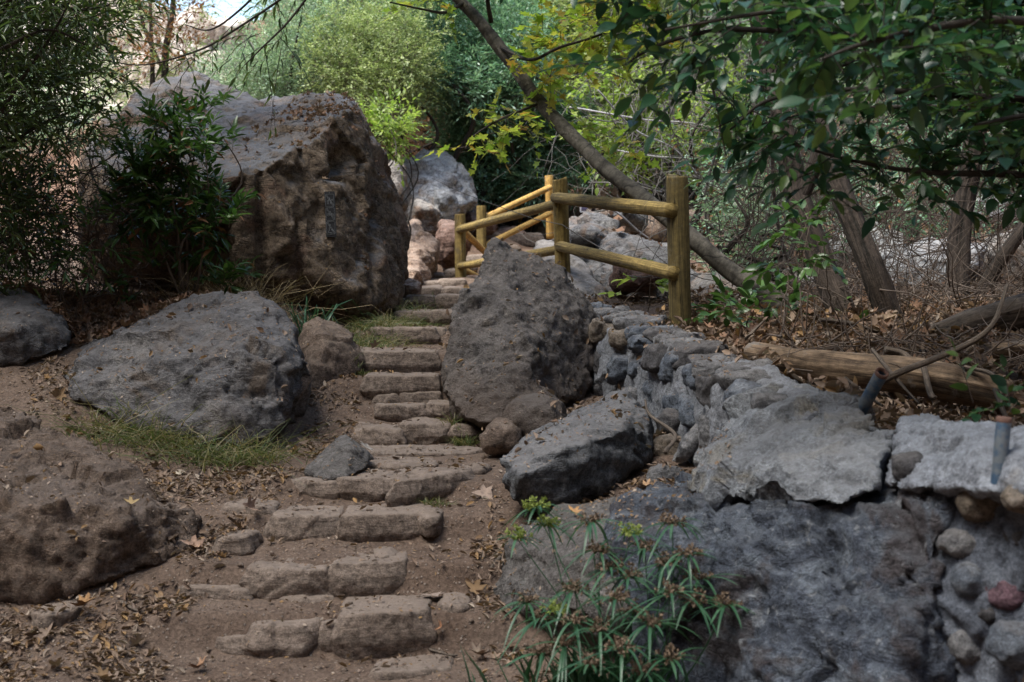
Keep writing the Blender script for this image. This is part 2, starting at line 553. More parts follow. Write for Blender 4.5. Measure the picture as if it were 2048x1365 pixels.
M['grey_creek'] = rock_mat('grey_creek_rock', (0.09, 0.09, 0.095), (0.23, 0.23, 0.235), (0.40, 0.39, 0.38), dust=(0.40, 0.38, 0.36), dust_amt=0.4, strat=(0.6, 0.1, 0.8), stretch=3.5, crack=0.8, bump=2.5, blotch=(0.26, 0.18, 0.13))
M['tan_rock'] = rock_mat('tan_rock', (0.16, 0.10, 0.07), (0.34, 0.24, 0.18), (0.48, 0.38, 0.31), dust=(0.42, 0.33, 0.27), dust_amt=0.4, crack=0.4, bump=1.3)
M['rust_rock'] = rock_mat('rusty_rock', (0.07, 0.04, 0.032), (0.18, 0.11, 0.085), (0.27, 0.185, 0.15), dust=(0.30, 0.23, 0.2), dust_amt=0.4, crack=0.3, bump=1.3)
M['creek_rock'] = rock_mat('creek_rock', (0.12, 0.11, 0.105), (0.30, 0.275, 0.25), (0.46, 0.43, 0.40), dust=(0.46, 0.42, 0.38), dust_amt=0.5, strat=(0.6, 0.1, 0.8), stretch=3.5, crack=0.6, bump=1.4, blotch=(0.26, 0.16, 0.10))
M['cliff'] = rock_mat('sunlit_cliff', (0.45, 0.36, 0.28), (0.66, 0.58, 0.50), (0.78, 0.72, 0.66), dust=(0.75, 0.7, 0.65), dust_amt=0.3, scale=0.35, crack=0.3, bump=3.0, stretch=4.0)


# ------------------------------------------------------------------ ground
# rows of the stair: front y of each step's top edge and base in the photo, and its distance
ST = [(1238, 1310, 6.9), (1135, 1190, 7.3), (1038, 1080, 7.8), (968, 997, 8.25), (858, 884, 9.5), (816, 838, 9.85), (760, 800, 10.2), (708, 746, 10.7),
      (662, 686, 11.8), (626, 650, 13.0), (594, 619, 14.2), (577, 591, 15.4), (563, 576, 16.5), (547, 559, 17.6), (536, 546, 18.6)]


def zz(py, Y): return CZ + (HZ - py) / F * Y


prof = [(2.0, -0.02), (6.3, zz(1370, 6.55))]
ramp_pts = [(2.0, -0.02), (6.3, zz(1370, 6.55))]
for (t, b_, Y) in ST:
    prof += [(Y + 0.04, zz(b_, Y) - .012), (Y + 0.13, zz(t, Y) - 0.006)]
    ramp_pts.append((Y + 0.1, (zz(b_, Y) + zz(t, Y)) / 2))
prof += [(19.6, CZ + 0.15), (21, CZ + 0.4), (23, CZ + 0.8), (60, CZ + 2.0)]
ramp_pts += [(19.6, CZ + 0.15), (21, CZ + 0.4), (23, CZ + 0.8), (60, CZ + 2.0)]
prof = np.array(prof)
ramp_pts = np.array(ramp_pts)
# centre line and half width of the trail (X in metres)
CL = np.array([(6.0, -0.75, 1.0), (6.9, -0.85, 0.85), (7.3, -0.9, 0.75), (7.8, -0.85, 0.7), (8.25, -0.7, 0.75), (9.0, -0.6, 0.6), (9.5, -0.68, 0.42), (10.2, -0.78, 0.33),
               (10.7, -0.87, 0.37), (11.8, -0.88, 0.33), (13.0, -0.82, 0.33), (14.2, -0.78, 0.33), (15.4, -0.75, 0.35), (17, -0.75, 0.5), (18.6, -0.5, 0.6), (21, 0.1, 0.8), (24, 0.4, 1.0)])

left_pts = [(-300, 1365, 6.6), (0, 1365, 6.6), (300, 1365, 6.58), (600, 1365, 6.55), (900, 1365, 6.55), (1100, 1365, 6.5),
            (300, 1260, 6.95), (950, 1290, 6.95), (60, 1230, 7.1), (-300, 1230, 7.1), (950, 1150, 7.35), (900, 1060, 7.85), (1000, 1010, 7.95), (1010, 1130, 7.3), (1160, 1040, 7.6),
            (330, 1130, 7.6), (420, 1020, 8.1), (430, 950, 8.5), (300, 900, 8.9), (120, 860, 9.1), (-200, 900, 9.0), (560, 930, 8.6), (470, 890, 9.1),
            (120, 790, 9.5), (20, 765, 9.7), (-300, 780, 9.7), (250, 650, 10.7), (150, 630, 11.0), (380, 628, 11.2), (-200, 620, 11.2), (640, 790, 9.9), (600, 730, 10.5), (660, 860, 9.4),
            (700, 680, 11.3), (620, 610, 12.0), (770, 600, 13.4), (450, 600, 12.4), (200, 590, 12.5), (-300, 570, 13), (400, 560, 14.5), (950, 880, 9.2), (1020, 880, 9.1), (1080, 860, 9.5),
            (960, 950, 8.4), (1200, 900, 9.0), (1250, 880, 9.0), (800, 550, 16), (500, 520, 18), (0, 480, 20), (-800, 430, 20), (600, 470, 22), (200, 400, 25), (-600, 300, 30),
            (850, 540, 18), (870, 470, 22), (300, 330, 32), (550, 230, 32), (800, 150, 34), (0, 300, 36), (-700, 250, 36), (300, 250, 42), (700, -100, 45), (-300, 200, 50), (1000, -250, 50), (250, 230, 55),
            (-900, 1000, 8), (-900, 700, 11), (-900, 1500, 5.5), (500, 1700, 4.7), (1500, 1700, 4.7), (900, 600, 13.0), (1000, 580, 14), (1050, 580, 15)]
right_pts = [(1100, 600, 12.5), (1180, 620, 12.3), (1300, 640, 12), (1250, 600, 14), (1400, 660, 10.8), (1450, 640, 11.2), (1550, 640, 10.5), (1700, 680, 9.7), (1600, 790, 8.3), (1850, 805, 8.2), (2050, 835, 8.1), (1700, 700, 9.2), (1900, 690, 9.2), (1800, 880, 7.0),
             (1950, 920, 6.5), (2100, 950, 6.2), (2500, 800, 7), (2200, 1000, 4.5), (2300, 1200, 3.2), (1500, 590, 13), (1700, 600, 13), (1950, 600, 12.5), (2300, 600, 12), (1400, 560, 16), (1650, 540, 17), (2000, 520, 17), (2500, 500, 17),
             (1100, 540, 17), (1200, 520, 18), (1000, 500, 20), (1080, 460, 22), (1250, 440, 23), (1500, 450, 23), (1900, 430, 23), (2500, 400, 23), (1150, 395, 27), (1300, 395, 27), (1200, 330, 31), (1500, 300, 30), (1900, 280, 30), (2600, 200, 30),
             (1000, 250, 34), (1400, 150, 36), (2000, 100, 36), (2700, 0, 36), (1000, -100, 44), (1500, -150, 46), (2300, -200, 46), (2600, -500, 55), (1500, -500, 55)]


def rbf(pts):
    pw = np.array([tuple(P(*q)) for q in pts])
    xy = pw[:, :2]
    z = pw[:, 2]
    d = np.linalg.norm(xy[:, None] - xy[None], axis=2)
    K = np.where(d > 0, d * d * np.log(d + 1e-9), 0)
    n = len(xy)
    A = np.zeros((n + 3, n + 3))
    A[:n, :n] = K + np.eye(n) * 0.02
    A[:n, n] = 1
    A[:n, n + 1:] = xy
    A[n, :n] = 1
    A[n + 1:, :n] = xy.T
    w = np.linalg.solve(A, np.concatenate([z, [0, 0, 0]]))

    def f(x, y):
        out = np.empty(len(x))
        for i in range(0, len(x), 20000):
            X, Yv = x[i:i + 20000], y[i:i + 20000]
            dd = np.sqrt((X[:, None] - xy[:, 0]) ** 2 + (Yv[:, None] - xy[:, 1]) ** 2) + 1e-9
            out[i:i + 20000] = (dd * dd * np.log(dd)) @ w[:n] + w[n] + X * w[n + 1] + Yv * w[n + 2]
        return out
    return f


FL, FR = rbf(left_pts), rbf(right_pts)
# the wall's centre line in plan: (Y, X, crest z)
WL = [(1178, 606, 11.3), (1280, 617, 10.5), (1365, 648, 9.8), (1480, 702, 8.7), (1600, 748, 7.7), (1720, 800, 6.8), (1830, 850, 6.0), (1950, 862, 5.3), (2120, 872, 4.7)]
WLp = np.array([tuple(P(*q)) for q in WL])[::-1]
SX = np.array([(2.0, 2.1), (4.7, 1.82), (6.0, 1.72), (7.7, 1.50), (9.8, 1.05), (11.3, 0.55), (13, 0.3), (15.5, 0.2), (18, -0.1), (22, 0.0), (30, 0.5), (60, 1)])


def sstep(a, b, v):
    t = np.clip((v - a) / (b - a), 0, 1)
    return t * t * (3 - 2 * t)


def gz(x, y, detail=True):
    x = np.atleast_1d(np.asarray(x, float))
    y = np.atleast_1d(np.asarray(y, float))
    wx = np.interp(y, SX[:, 0], SX[:, 1])
    wd = np.interp(y, [4, 11.3, 13, 16, 30], [0.12, 0.12, 0.25, 0.8, 2.0])
    t = sstep(-1, 1, (x - wx) / wd)
    z = FL(x, y) * (1 - t) + FR(x, y) * t
    cx = np.interp(y, CL[:, 0], CL[:, 1])
    hw = np.interp(y, CL[:, 0], CL[:, 2])
    w = 1 - sstep(0.0, 0.30, np.abs(x - cx) - hw)
    w *= 1 - sstep(21, 24, y)
    zs = np.interp(y, prof[:, 0], prof[:, 1])
    w2 = 1 - sstep(0.15, 0.9, np.abs(x - cx) - hw)
    w2 *= (1 - sstep(21, 24, y)) * (1 - t)
    zr = np.interp(y, ramp_pts[:, 0], ramp_pts[:, 1])
    z = z * (1 - w2) + zr * w2
    z = z * (1 - w) + zs * w
    # unseen slopes added beside and behind the viewer to block low sky
    z = np.where(y < 2.0, np.interp(x, [-60, -3, 3, 60], [.3, 0, 0, .3]), z)
    z = z + 0.75 * np.clip(-1.5 - y, 0, 60) + 0.8 * np.clip(np.abs(x) - 9.0, 0, 60) * (1 - sstep(19, 27, y))
    if detail:
        p = np.stack([x, y, z * 0 + 3], 1)
        am = np.clip((y - 12) / 30, 0, 1)
        z = z + 0.020 * fbm(p * 2.2, 3, 5) + 0.013 * fbm(p * 8, 3, 6) * (1 - 0.5 * w) + am * 0.8 * fbm(p * 0.4, 4, 8)
    return z


def axis(brk):
    out = []
    for (a, b, s) in brk:
        out.append(np.arange(a, b, s))
    return np.concatenate(out + [[brk[-1][1]]])


gx = axis([(-60, -12, 2.0), (-12, -3.2, 0.22), (-3.2, 2.0, 0.03), (2.0, 4, 0.08), (4, 14, 0.25), (14, 60, 2.0)])
gy = axis([(-34, 0.5, 1.2), (0.5, 4.5, 0.3), (4.5, 6.2, 0.06), (6.2, 12.2, 0.027), (12.2, 19, 0.05), (19, 34, 0.2), (34, 90, 1.2)])
GX, GY = np.meshgrid(gx, gy)
Zg = gz(GX.ravel(), GY.ravel())
far_hill = np.clip(GY.ravel() - 45, 0, 100) * 0.35
V = np.stack([GX.ravel(), GY.ravel(), Zg + 0 * far_hill], 1)
ny, nx = GX.shape
ii = (np.arange(ny - 1)[:, None] * nx + np.arange(nx - 1)[None]).ravel()
Q = np.stack([ii, ii + 1, ii + nx + 1, ii + nx], 1)
gme = quads_mesh('ground', V, Q)
ground = link('ground', gme, M['dirt'])
tag(ground, 'brown dirt trail and hillside', None, None, 'structure')
BV.append((V.copy(), [tuple(q) for q in Q.tolist()]))

# ------------------------------------------------------------------ boulders
def H(*pts): return [P(*p) for p in pts]


def blob(px0, px1, py0, py1, Y, dY, jit=0.12, seed=0, n=26, flat=0.0):
    """rounded random hull filling a pixel box at a distance"""
    r = random.Random(seed)
    a, b = P(px0, py1, Y), P(px1, py0, Y)
    c = (a + b) / 2
    sx, sz = (b.x - a.x) / 2, (b.z - a.z) / 2
    out = []
    for i in range(n):
        z = 1 - 2 * (i + 0.5) / n
        t = i * 2.399963 + seed
        rr = math.sqrt(1 - z * z)
        v = Vector((rr * math.cos(t), rr * math.sin(t), z))
        k = 1 + r.uniform(-jit, jit)
        pw = 0.75
        v = Vector([math.copysign(abs(q) ** pw, q) for q in v])
        out.append(c + Vector((v.x * sx * k, v.y * dY * k, v.z * sz * k)))
    return out


plaque_boulder = rock('boulder', [
    H((492, 350, 11.9), (560, 310, 12.1), (640, 262, 12.6), (700, 212, 13.3), (738, 262, 13.5), (772, 310, 13.9), (796, 380, 14.1), (812, 460, 14.2), (806, 545, 13.6), (765, 600, 12.8),
      (735, 612, 12.5), (700, 590, 12.3), (640, 545, 12.1), (480, 560, 11.9), (470, 640, 12.2), (700, 690, 13.0), (800, 640, 14.0), (700, 204, 14.8), (560, 196, 15.2), (380, 300, 13.2), (400, 640, 12.6), (520, 205, 15.5), (520, 640, 17), (800, 580, 16.5), (640, 199, 14.6)),
    H((500, 352, 11.95), (230, 395, 12.0), (175, 330, 12.7), (160, 420, 12.8), (175, 640, 14.5), (250, 235, 14.0), (490, 420, 12.0), (240, 440, 12.2), (480, 640, 13.5), (440, 245, 14.2), (540, 300, 13), (520, 215, 14.8), (180, 300, 16), (500, 600, 16)),
    H((255, 205, 14.2), (300, 168, 15.0), (362, 146, 15.4), (405, 152, 15.4), (450, 182, 15.2), (500, 205, 14.8), (560, 230, 14.6), (330, 300, 13.2), (200, 260, 14.2), (180, 500, 15), (540, 500, 15), (380, 170, 17), (250, 220, 17)),
], M['plaque_rock'], voxel=0.034, seed=2, big=0.07, fac=0.05, fine=0.016, bf=0.9, ff=1.7, strata=0.028, sdir=(0.9, 0.3, 0.25), sf=4, lump=0.012, smooth=3, dents=[(P(690, 335, 13.2), (.08, .6, .16), .22), (P(676, 360, 13.0), (.12, .6, .05), .12), (P(520, 470, 11.9), (.05, .6, .55), .10), (P(600, 520, 12.1), (.04, .6, .4), .06), (P(752, 480, 13.2), (.04, .8, .5), .07)],
    label='huge brown and grey boulder with the small black plaque on its right face')
rock('boulder', [
    H((108, 748, 9.7), (140, 700, 9.9), (232, 646, 10.1), (330, 615, 10.3), (420, 598, 10.4), (505, 603, 10.3), (562, 626, 10.1), (592, 665, 9.9), (604, 730, 9.7), (596, 790, 9.5), (570, 850, 9.2), (520, 890, 9.1),
      (400, 890, 9.0), (240, 845, 9.15), (130, 800, 9.4), (380, 700, 9.35), (500, 690, 9.3), (560, 720, 9.3), (250, 740, 9.3), (150, 760, 9.4), (590, 800, 10.6), (150, 780, 10.6), (400, 610, 11.0), (550, 900, 9.8), (200, 700, 10.8), (560, 650, 10.8)),
], M['grey_rock'], voxel=0.024, seed=5, big=0.06, fac=0.055, fine=0.018, ff=2.2, strata=0.03, lump=.007, sdir=(0.5, 0.5, 0.8), sf=4, label='big rounded grey boulder with grass growing along its foot')
rock('boulder', [H((-120, 600, 10.4), (0, 586, 10.5), (60, 590, 10.4), (112, 615, 10.3), (150, 660, 10.2), (142, 700, 10.1), (80, 722, 9.9), (0, 732, 9.9), (-140, 735, 10.0), (40, 650, 9.85), (-60, 660, 9.9), (-100, 640, 11.2), (140, 690, 11.2), (0, 760, 10.8), (60, 600, 11.2))],
     M['grey_rock'], voxel=0.025, seed=9, big=0.05, fac=0.03, strata=0.015, label='grey boulder cut by the left edge with a dark gap beneath it')
rock('boulder', [H((588, 700, 10.7), (606, 650, 10.8), (634, 628, 10.9), (668, 645, 10.9), (700, 672, 10.8), (728, 712, 10.7), (720, 745, 10.6), (660, 770, 10.4), (600, 800, 10.2), (580, 770, 10.5), (650, 690, 10.45), (700, 760, 11.3), (600, 760, 11.3), (640, 640, 11.4))],
     M['brown_rock'], voxel=0.022, seed=12, big=0.05, fac=0.02, label='brown rounded boulder tucked behind the big grassy-footed boulder')
rock('boulder', [H((590, 740, 9.75), (618, 728, 9.8), (625, 760, 9.75), (600, 800, 9.6), (580, 790, 9.6), (600, 760, 10.2), (585, 750, 10.2))], M['brown_rock'], voxel=0.02, seed=13, big=0.02, fac=0.01,
     label='small brown lump of rock squeezed between two left boulders')
rock('boulder', [
    H((-200, 800, 8.9), (30, 815, 8.9), (110, 860, 8.7), (190, 915, 8.4), (290, 945, 8.2), (360, 985, 8.05), (402, 1045, 7.9), (385, 1085, 7.75), (330, 1130, 7.5), (210, 1165, 7.3), (90, 1185, 7.25), (-200, 1200, 7.2),
      (150, 1080, 7.3), (250, 1040, 7.45), (60, 1010, 7.4), (-200, 1000, 7.4), (340, 1090, 8.2), (100, 1250, 7.6), (-200, 1250, 7.7), (350, 1200, 7.8)),
], M['mound_rock'], voxel=0.022, seed=15, big=0.07, fac=0.05, fine=0.022, nf=12, ff=3.2, strata=0.05, sdir=(0.3, -0.5, 0.8), sf=3, lump=0.006, label='low dirt-covered brown outcrop at the left of the lower steps')
cone = rock('boulder', [
    H((968, 500, 10.6), (985, 474, 10.7), (1012, 480, 10.8), (1050, 508, 10.8), (1085, 545, 10.8), (950, 545, 10.5), (925, 600, 10.3), (905, 640, 10.1), (1040, 600, 10.2), (980, 620, 10.1), (1130, 620, 10.6), (1180, 720, 10.6), (1150, 800, 10.1), (880, 720, 9.9), (885, 780, 9.7), (1060, 700, 9.8), (1000, 500, 11.3),
      (1180, 800, 11.5), (900, 800, 11.2), (950, 845, 9.5), (1050, 850, 9.5)),
    H((1060, 512, 10.75), (1085, 535, 10.6), (1125, 565, 10.55), (1165, 588, 10.6), (1196, 622, 10.6), (1204, 700, 10.45), (1180, 770, 10.2), (1090, 640, 10.05), (1050, 600, 10.25), (1190, 820, 10.4), (1060, 760, 9.95), (1130, 800, 9.9), (1100, 600, 11.6)),
    H((880, 715, 9.95), (900, 800, 9.6), (925, 838, 9.4), (1000, 850, 9.35), (1080, 850, 9.5), (1150, 830, 9.7), (1060, 740, 9.7), (950, 720, 9.7), (1000, 880, 9.6), (900, 850, 10.2), (1150, 860, 10.4)),
], M['cone_rock'], voxel=0.024, seed=21, big=0.045, fac=0.03, fine=0.018, ff=3, nf=13, lump=0.014, smooth=3, strata=0.025, sdir=(1, .2, .25), sf=3, label='pointed rough grey boulder standing right beside the middle of the stair')
rock('boulder', [blob(1000, 1135, 790, 880, 9.4, 0.3, 0.1, 3)], M['cone_rock'], voxel=0.02, seed=22, big=0.04, fac=0.02, label='dusty lump of rock at the foot of the pointed boulder')
rock('boulder', [blob(966, 1046, 843, 905, 9.15, 0.2, 0.1, 6)], M['brown_rock'], voxel=0.016, seed=23, big=0.03, fac=0.02, label='small rounded brown rock beside the long flat landing, behind the tilted slate boulder')
rock('boulder', [H((996, 915, 8.0), (1030, 880, 8.3), (1120, 838, 8.7), (1200, 792, 9.0), (1256, 768, 9.1), (1276, 790, 9.0), (1268, 815, 8.9), (1296, 850, 8.7), (1303, 900, 8.4), (1270, 945, 8.2), (1225, 990, 8.0), (1150, 1015, 7.8), (1060, 1015, 7.75), (1028, 1010, 7.75), (1008, 965, 7.85),
                   (1048, 950, 7.62), (1120, 905, 7.7), (1250, 860, 8.1), (1260, 820, 8.6), (1140, 1010, 8.8), (1290, 930, 9.2), (1100, 860, 9.2))],
     M['dark_rock'], voxel=0.018, seed=26, big=0.02, fac=0.03, lump=.012, fine=0.012, ff=2.6, strata=0.04, sdir=(-0.35, 0.2, 0.9), sf=6, smooth=1, label='angular dark slate boulder leaning against the stone wall')
rock('boulder', [H((612, 945, 8.55), (650, 898, 8.75), (690, 868, 8.85), (712, 880, 8.8), (742, 905, 8.7), (738, 935, 8.5), (690, 958, 8.3), (640, 962, 8.35), (700, 900, 8.5), (620, 960, 9), (740, 960, 9), (735, 925, 9.0))],
     M['warm_rock'], voxel=0.014, seed=27, big=0.02, fac=0.02, fine=0.006, label='small pointed grey stone on the left edge of the landing', cat='stone')
# foreground right
rock('boulder', [H((978, 1185, 7.35), (1000, 1120, 7.5), (1040, 1060, 7.6), (1090, 1028, 7.7), (1180, 1015, 7.6), (1290, 1000, 7.4), (1300, 1100, 6.8), (1180, 1080, 6.95), (1090, 1100, 7.05), (1040, 1180, 7.05), (1010, 1215, 7.1), (1130, 1220, 6.7), (1260, 1240, 6.4), (1000, 1290, 7.4), (1300, 1400, 6.8), (1350, 1000, 8.0), (1100, 1020, 8.2), (1350, 1500, 7.5), (1000, 1300, 8))],
     M['warm_rock'], voxel=0.02, seed=31, big=0.05, fac=0.04, fine=0.014, strata=0.02, sf=4, label='rounded brownish grey boulder behind the sedge, left of the dark rock face')
rock('boulder', [H((1235, 1012, 6.9), (1330, 1003, 6.6), (1440, 1000, 6.32), (1560, 1008, 5.9), (1720, 1003, 5.6), (1900, 985, 5.35), (1230, 1100, 6.5), (1330, 1200, 6.1), (1300, 1420, 6.0), (1480, 1200, 5.8), (1500, 1500, 5.5), (1700, 1180, 5.4), (1760, 1500, 5.1), (1900, 1150, 5.35), (1930, 1500, 5.3),
                   (1250, 1500, 6.8), (1240, 1010, 7.8), (1700, 900, 7.5), (1900, 950, 6.5), (1900, 1600, 6.5))],
     M['blue_rock'], voxel=0.015, seed=33, big=0.045, fac=0.05, fine=0.018, nf=7, ff=3.2, strata=0.035, sdir=(0.6, 0.3, 0.7), sf=4, lump=0.010, smooth=2, label='large dark blue-grey rock face filling the lower right behind the sedge')
rock('boulder', [H((1372, 985, 6.7), (1380, 930, 6.9), (1420, 850, 7.35), (1480, 800, 7.55), (1600, 775, 7.5), (1700, 800, 7.0), (1800, 852, 6.3), (1770, 915, 5.85), (1745, 980, 5.6), (1690, 1010, 5.55), (1600, 1008, 5.75), (1520, 1010, 5.95), (1440, 998, 6.3), (1560, 930, 5.95), (1680, 900, 5.9), (1450, 920, 6.55),
                   (1600, 1000, 7), (1450, 980, 7.3), (1750, 960, 6.8), (1650, 790, 7.6))],
     M['slab_rock'], voxel=0.018, seed=35, big=0.04, fac=0.06, fine=0.014, ff=2.4, strata=0.03, sdir=(0.2, 0.2, 1), sf=4, smooth=1, label='broad pale grey slab capping the wall above the dark rock face')

# background boulders
rock('boulder', [H((806, 380, 21), (815, 330, 21.2), (850, 312, 21.4), (890, 298, 21.5), (912, 318, 21.4), (935, 350, 21.2), (952, 390, 20.9), (948, 415, 20.8), (912, 440, 20.4), (862, 470, 20.2), (830, 460, 20.4), (872, 380, 20.1), (820, 420, 20.5), (845, 430, 20.3), (900, 340, 22.6), (830, 400, 22.6), (940, 430, 22.4), (880, 400, 20.0))],
     M['pale_blue'], voxel=0.045, seed=41, big=0.12, fac=0.12, fine=0.03, ff=1.5, bf=1.0, label='tall pale blue-grey boulder above the top of the stair')
rock('boulder', [blob(818, 880, 408, 478, 19.7, 0.5, 0.15, 12)], M['creek_rock'], voxel=0.035, seed=42, big=0.05, fac=0.07, label='pale angular rock wedged under the tall blue-grey boulder')
rock('boulder', [blob(868, 935, 440, 535, 18.9, 0.6, 0.12, 13)], M['rust_rock'], voxel=0.035, seed=43, big=0.05, fac=0.06, label='rusty red rock just behind the left fence post')
rock('boulder', [H((795, 450, 17.6), (830, 440, 17.9), (862, 470, 17.7), (870, 520, 17.2), (860, 565, 16.6), (820, 590, 16.0), (790, 585, 16.2), (780, 500, 17.0), (840, 520, 16.6), (790, 560, 18.5), (860, 560, 18.5), (830, 450, 18.6))],
     M['tan_rock'], voxel=0.035, seed=44, big=0.08, fac=0.06, label='tan pink boulder beside the upper stair, right of the huge boulder')
rock('boulder', [blob(800, 845, 560, 610, 14.9, 0.3, 0.15, 15)], M['tan_rock'], voxel=0.02, seed=45, big=0.03, fac=0.03, label='small tan rock at the left edge of the upper steps')
rock('boulder', [blob(775, 812, 315, 420, 19.5, 0.5, 0.2, 16)], M['creek_rock'], voxel=0.04, seed=46, big=0.06, fac=0.07, label='pale rock peeping out behind the huge boulder')
rock('boulder', [blob(930, 990, 420, 470, 21.3, 0.6, 0.15, 17)], M['rust_rock'], voxel=0.04, seed=47, big=0.06, fac=0.06, label='brown rock behind the short fence post beyond the stair')
rock('boulder', [H((1012, 400, 24), (1030, 372, 24.3), (1052, 362, 24.5), (1072, 375, 24.4), (1095, 400, 24), (1100, 460, 23.4), (1010, 460, 23.4), (1050, 400, 23.3), (1050, 420, 25.4))], M['pale_blue'], voxel=0.05, seed=48, big=0.08, fac=0.07,
     label='grey pointed rock behind the sloping yellow rails')
rock('boulder', [H((1128, 450, 16.4), (1150, 432, 16.6), (1200, 440, 16.2), (1260, 470, 15.6), (1330, 500, 15.0), (1400, 560, 14.4), (1420, 600, 14), (1330, 610, 13.8), (1230, 590, 14.2), (1180, 540, 14.9), (1130, 490, 15.8), (1200, 480, 15.3), (1300, 545, 14.3), (1200, 560, 16.5), (1350, 560, 16), (1420, 640, 15))],
     M['grey_creek'], voxel=0.032, seed=50, big=0.14, fac=0.15, ff=1.5, strata=0.05, sdir=(0.5, 0, 0.9), label='long pale boulder sloping down behind the fence rails')
rock('boulder', [H((1055, 520, 15.2), (1075, 485, 15.6), (1110, 478, 15.6), (1150, 505, 15.0), (1190, 560, 14.0), (1218, 612, 13.2), (1150, 640, 12.9), (1090, 600, 13.5), (1120, 550, 13.9), (1100, 620, 15), (1200, 620, 14.6))],
     M['creek_rock'], voxel=0.035, seed=51, big=0.06, fac=0.04, label='smooth pale rock behind the middle fence post')
creek = [(1130, 1215, 452, 520, 15.6, 'grey_creek'), (1225, 1330, 520, 590, 13.4, 'rust_rock'), (1185, 1290, 415, 462, 18.5, 'grey_creek'), (980, 1060, 455, 500, 22.5, 'rust_rock'), (1380, 1560, 560, 660, 13.5, 'creek_rock'), (1560, 1680, 540, 620, 15.0, 'creek_rock'), (1430, 1520, 480, 560, 17.5, 'rust_rock'), (1240, 1330, 425, 500, 19.0, 'tan_rock'), (1640, 1800, 450, 590, 17.0, 'pale_blue'), (1790, 1960, 480, 610, 15.5, 'pale_blue'),
         (1950, 2120, 460, 600, 15.5, 'creek_rock'), (1500, 1620, 420, 500, 22, 'creek_rock'), (1700, 1850, 360, 450, 22, 'creek_rock'), (1180, 1250, 400, 440, 23.5, 'rust_rock'), (1340, 1420, 430, 500, 21, 'tan_rock'), (1880, 2080, 380, 470, 21, 'pale_blue')]
cl = ['rough grey rock right behind the middle post, between its two rails', 'rusty undercut rock beneath the long boulder, left of the front post', 'grey rock top showing just under the upper rail near the middle post', 'rusty rock under the sloping bright lower rail', 'cream boulder among dry leaves just right of the tall front post', 'pale boulder behind the twin shaggy trunks, low down', 'rust brown boulder seen left of the shaggy trunks', 'tan boulder under the white dead twig', 'pale grey boulder between the shaggy trunks',
      'pale blue-grey boulder behind the brush pile', 'pale boulder behind the brush at the right edge', 'pale boulder higher on the slope left of the trunks', 'pale boulder high between the shaggy trunks', 'small brown boulder near the small white sign', 'tan boulder above the leaning trunk', 'pale boulder high near the right edge']
for i, (a, b_, c_, d_, Y, mt) in enumerate(creek):
    rock('boulder', [blob(a, b_, c_, d_, Y, 0.7, 0.18, 60 + i)], M[mt], voxel=0.05, seed=60 + i, big=0.1, fac=0.08, ff=1.6, label=cl[i], litter=False)

# stones laid across the trail
def slab(px0, px1, pyt, pyb, Y, depth, label, mat='step_rock', seed=0, rough=1.0, skew=0.0, below=0.05, parent=None, name='step_stone', tilt=0.0, vx=0.0125, rnd=0.2):
    """a long worn stone: front top edge at pyt, foot at pyb"""
    r = random.Random(seed * 7 + 1)
    a, b = P(px0 - (9 if Y < 9 else 4), pyt, Y), P(px1 + (9 if Y < 9 else 4), pyb, Y)
    x0, x1, zt, zb = a.x, b.x, a.z + .014, b.z - below
    pts = []
    for (fx, fy, fz) in [(i, j, k) for i in (0, .25, .5, .75, 1) for j in (0, 1) for k in (0, .5, 1)]:
        e = 1 if fx in (0, 1) else 0
        x = x0 + (x1 - x0) * fx
        inset = rnd * min(zt - zb, 0.2)
        if e: x += (inset * (1 if fx == 0 else -1)) * (1 if (fz != 0.5) else 0)
        y = Y + skew * (fx - .5) + (0.0 if j_is0(fy) else depth)
        if j_is0(fy) and fz != 0.5: y += inset * 0.9
        if e and j_is0(fy): y += inset * 1.2
        z = zb + (zt - zb) * fz + tilt * (fx - .5) * (fz > 0)
        pts.append(Vector((x + r.uniform(-.01, .01) * rough, y + r.uniform(-.012, .012) * rough, z + r.uniform(-.008, .008) * rough)))
    rough *= 0.6
    return rock(name, [pts], M[mat], voxel=vx, seed=seed, big=0.010 * rough, fac=0.011 * rough, fine=0.004, bf=3.5, ff=4, nf=18, strata=0.006 * rough, sdir=(0.1, 0.3, 1), sf=6, smooth=5,
                label=label, cat='step stone', parent=parent, group=None)


def j_is0(v): return v == 0


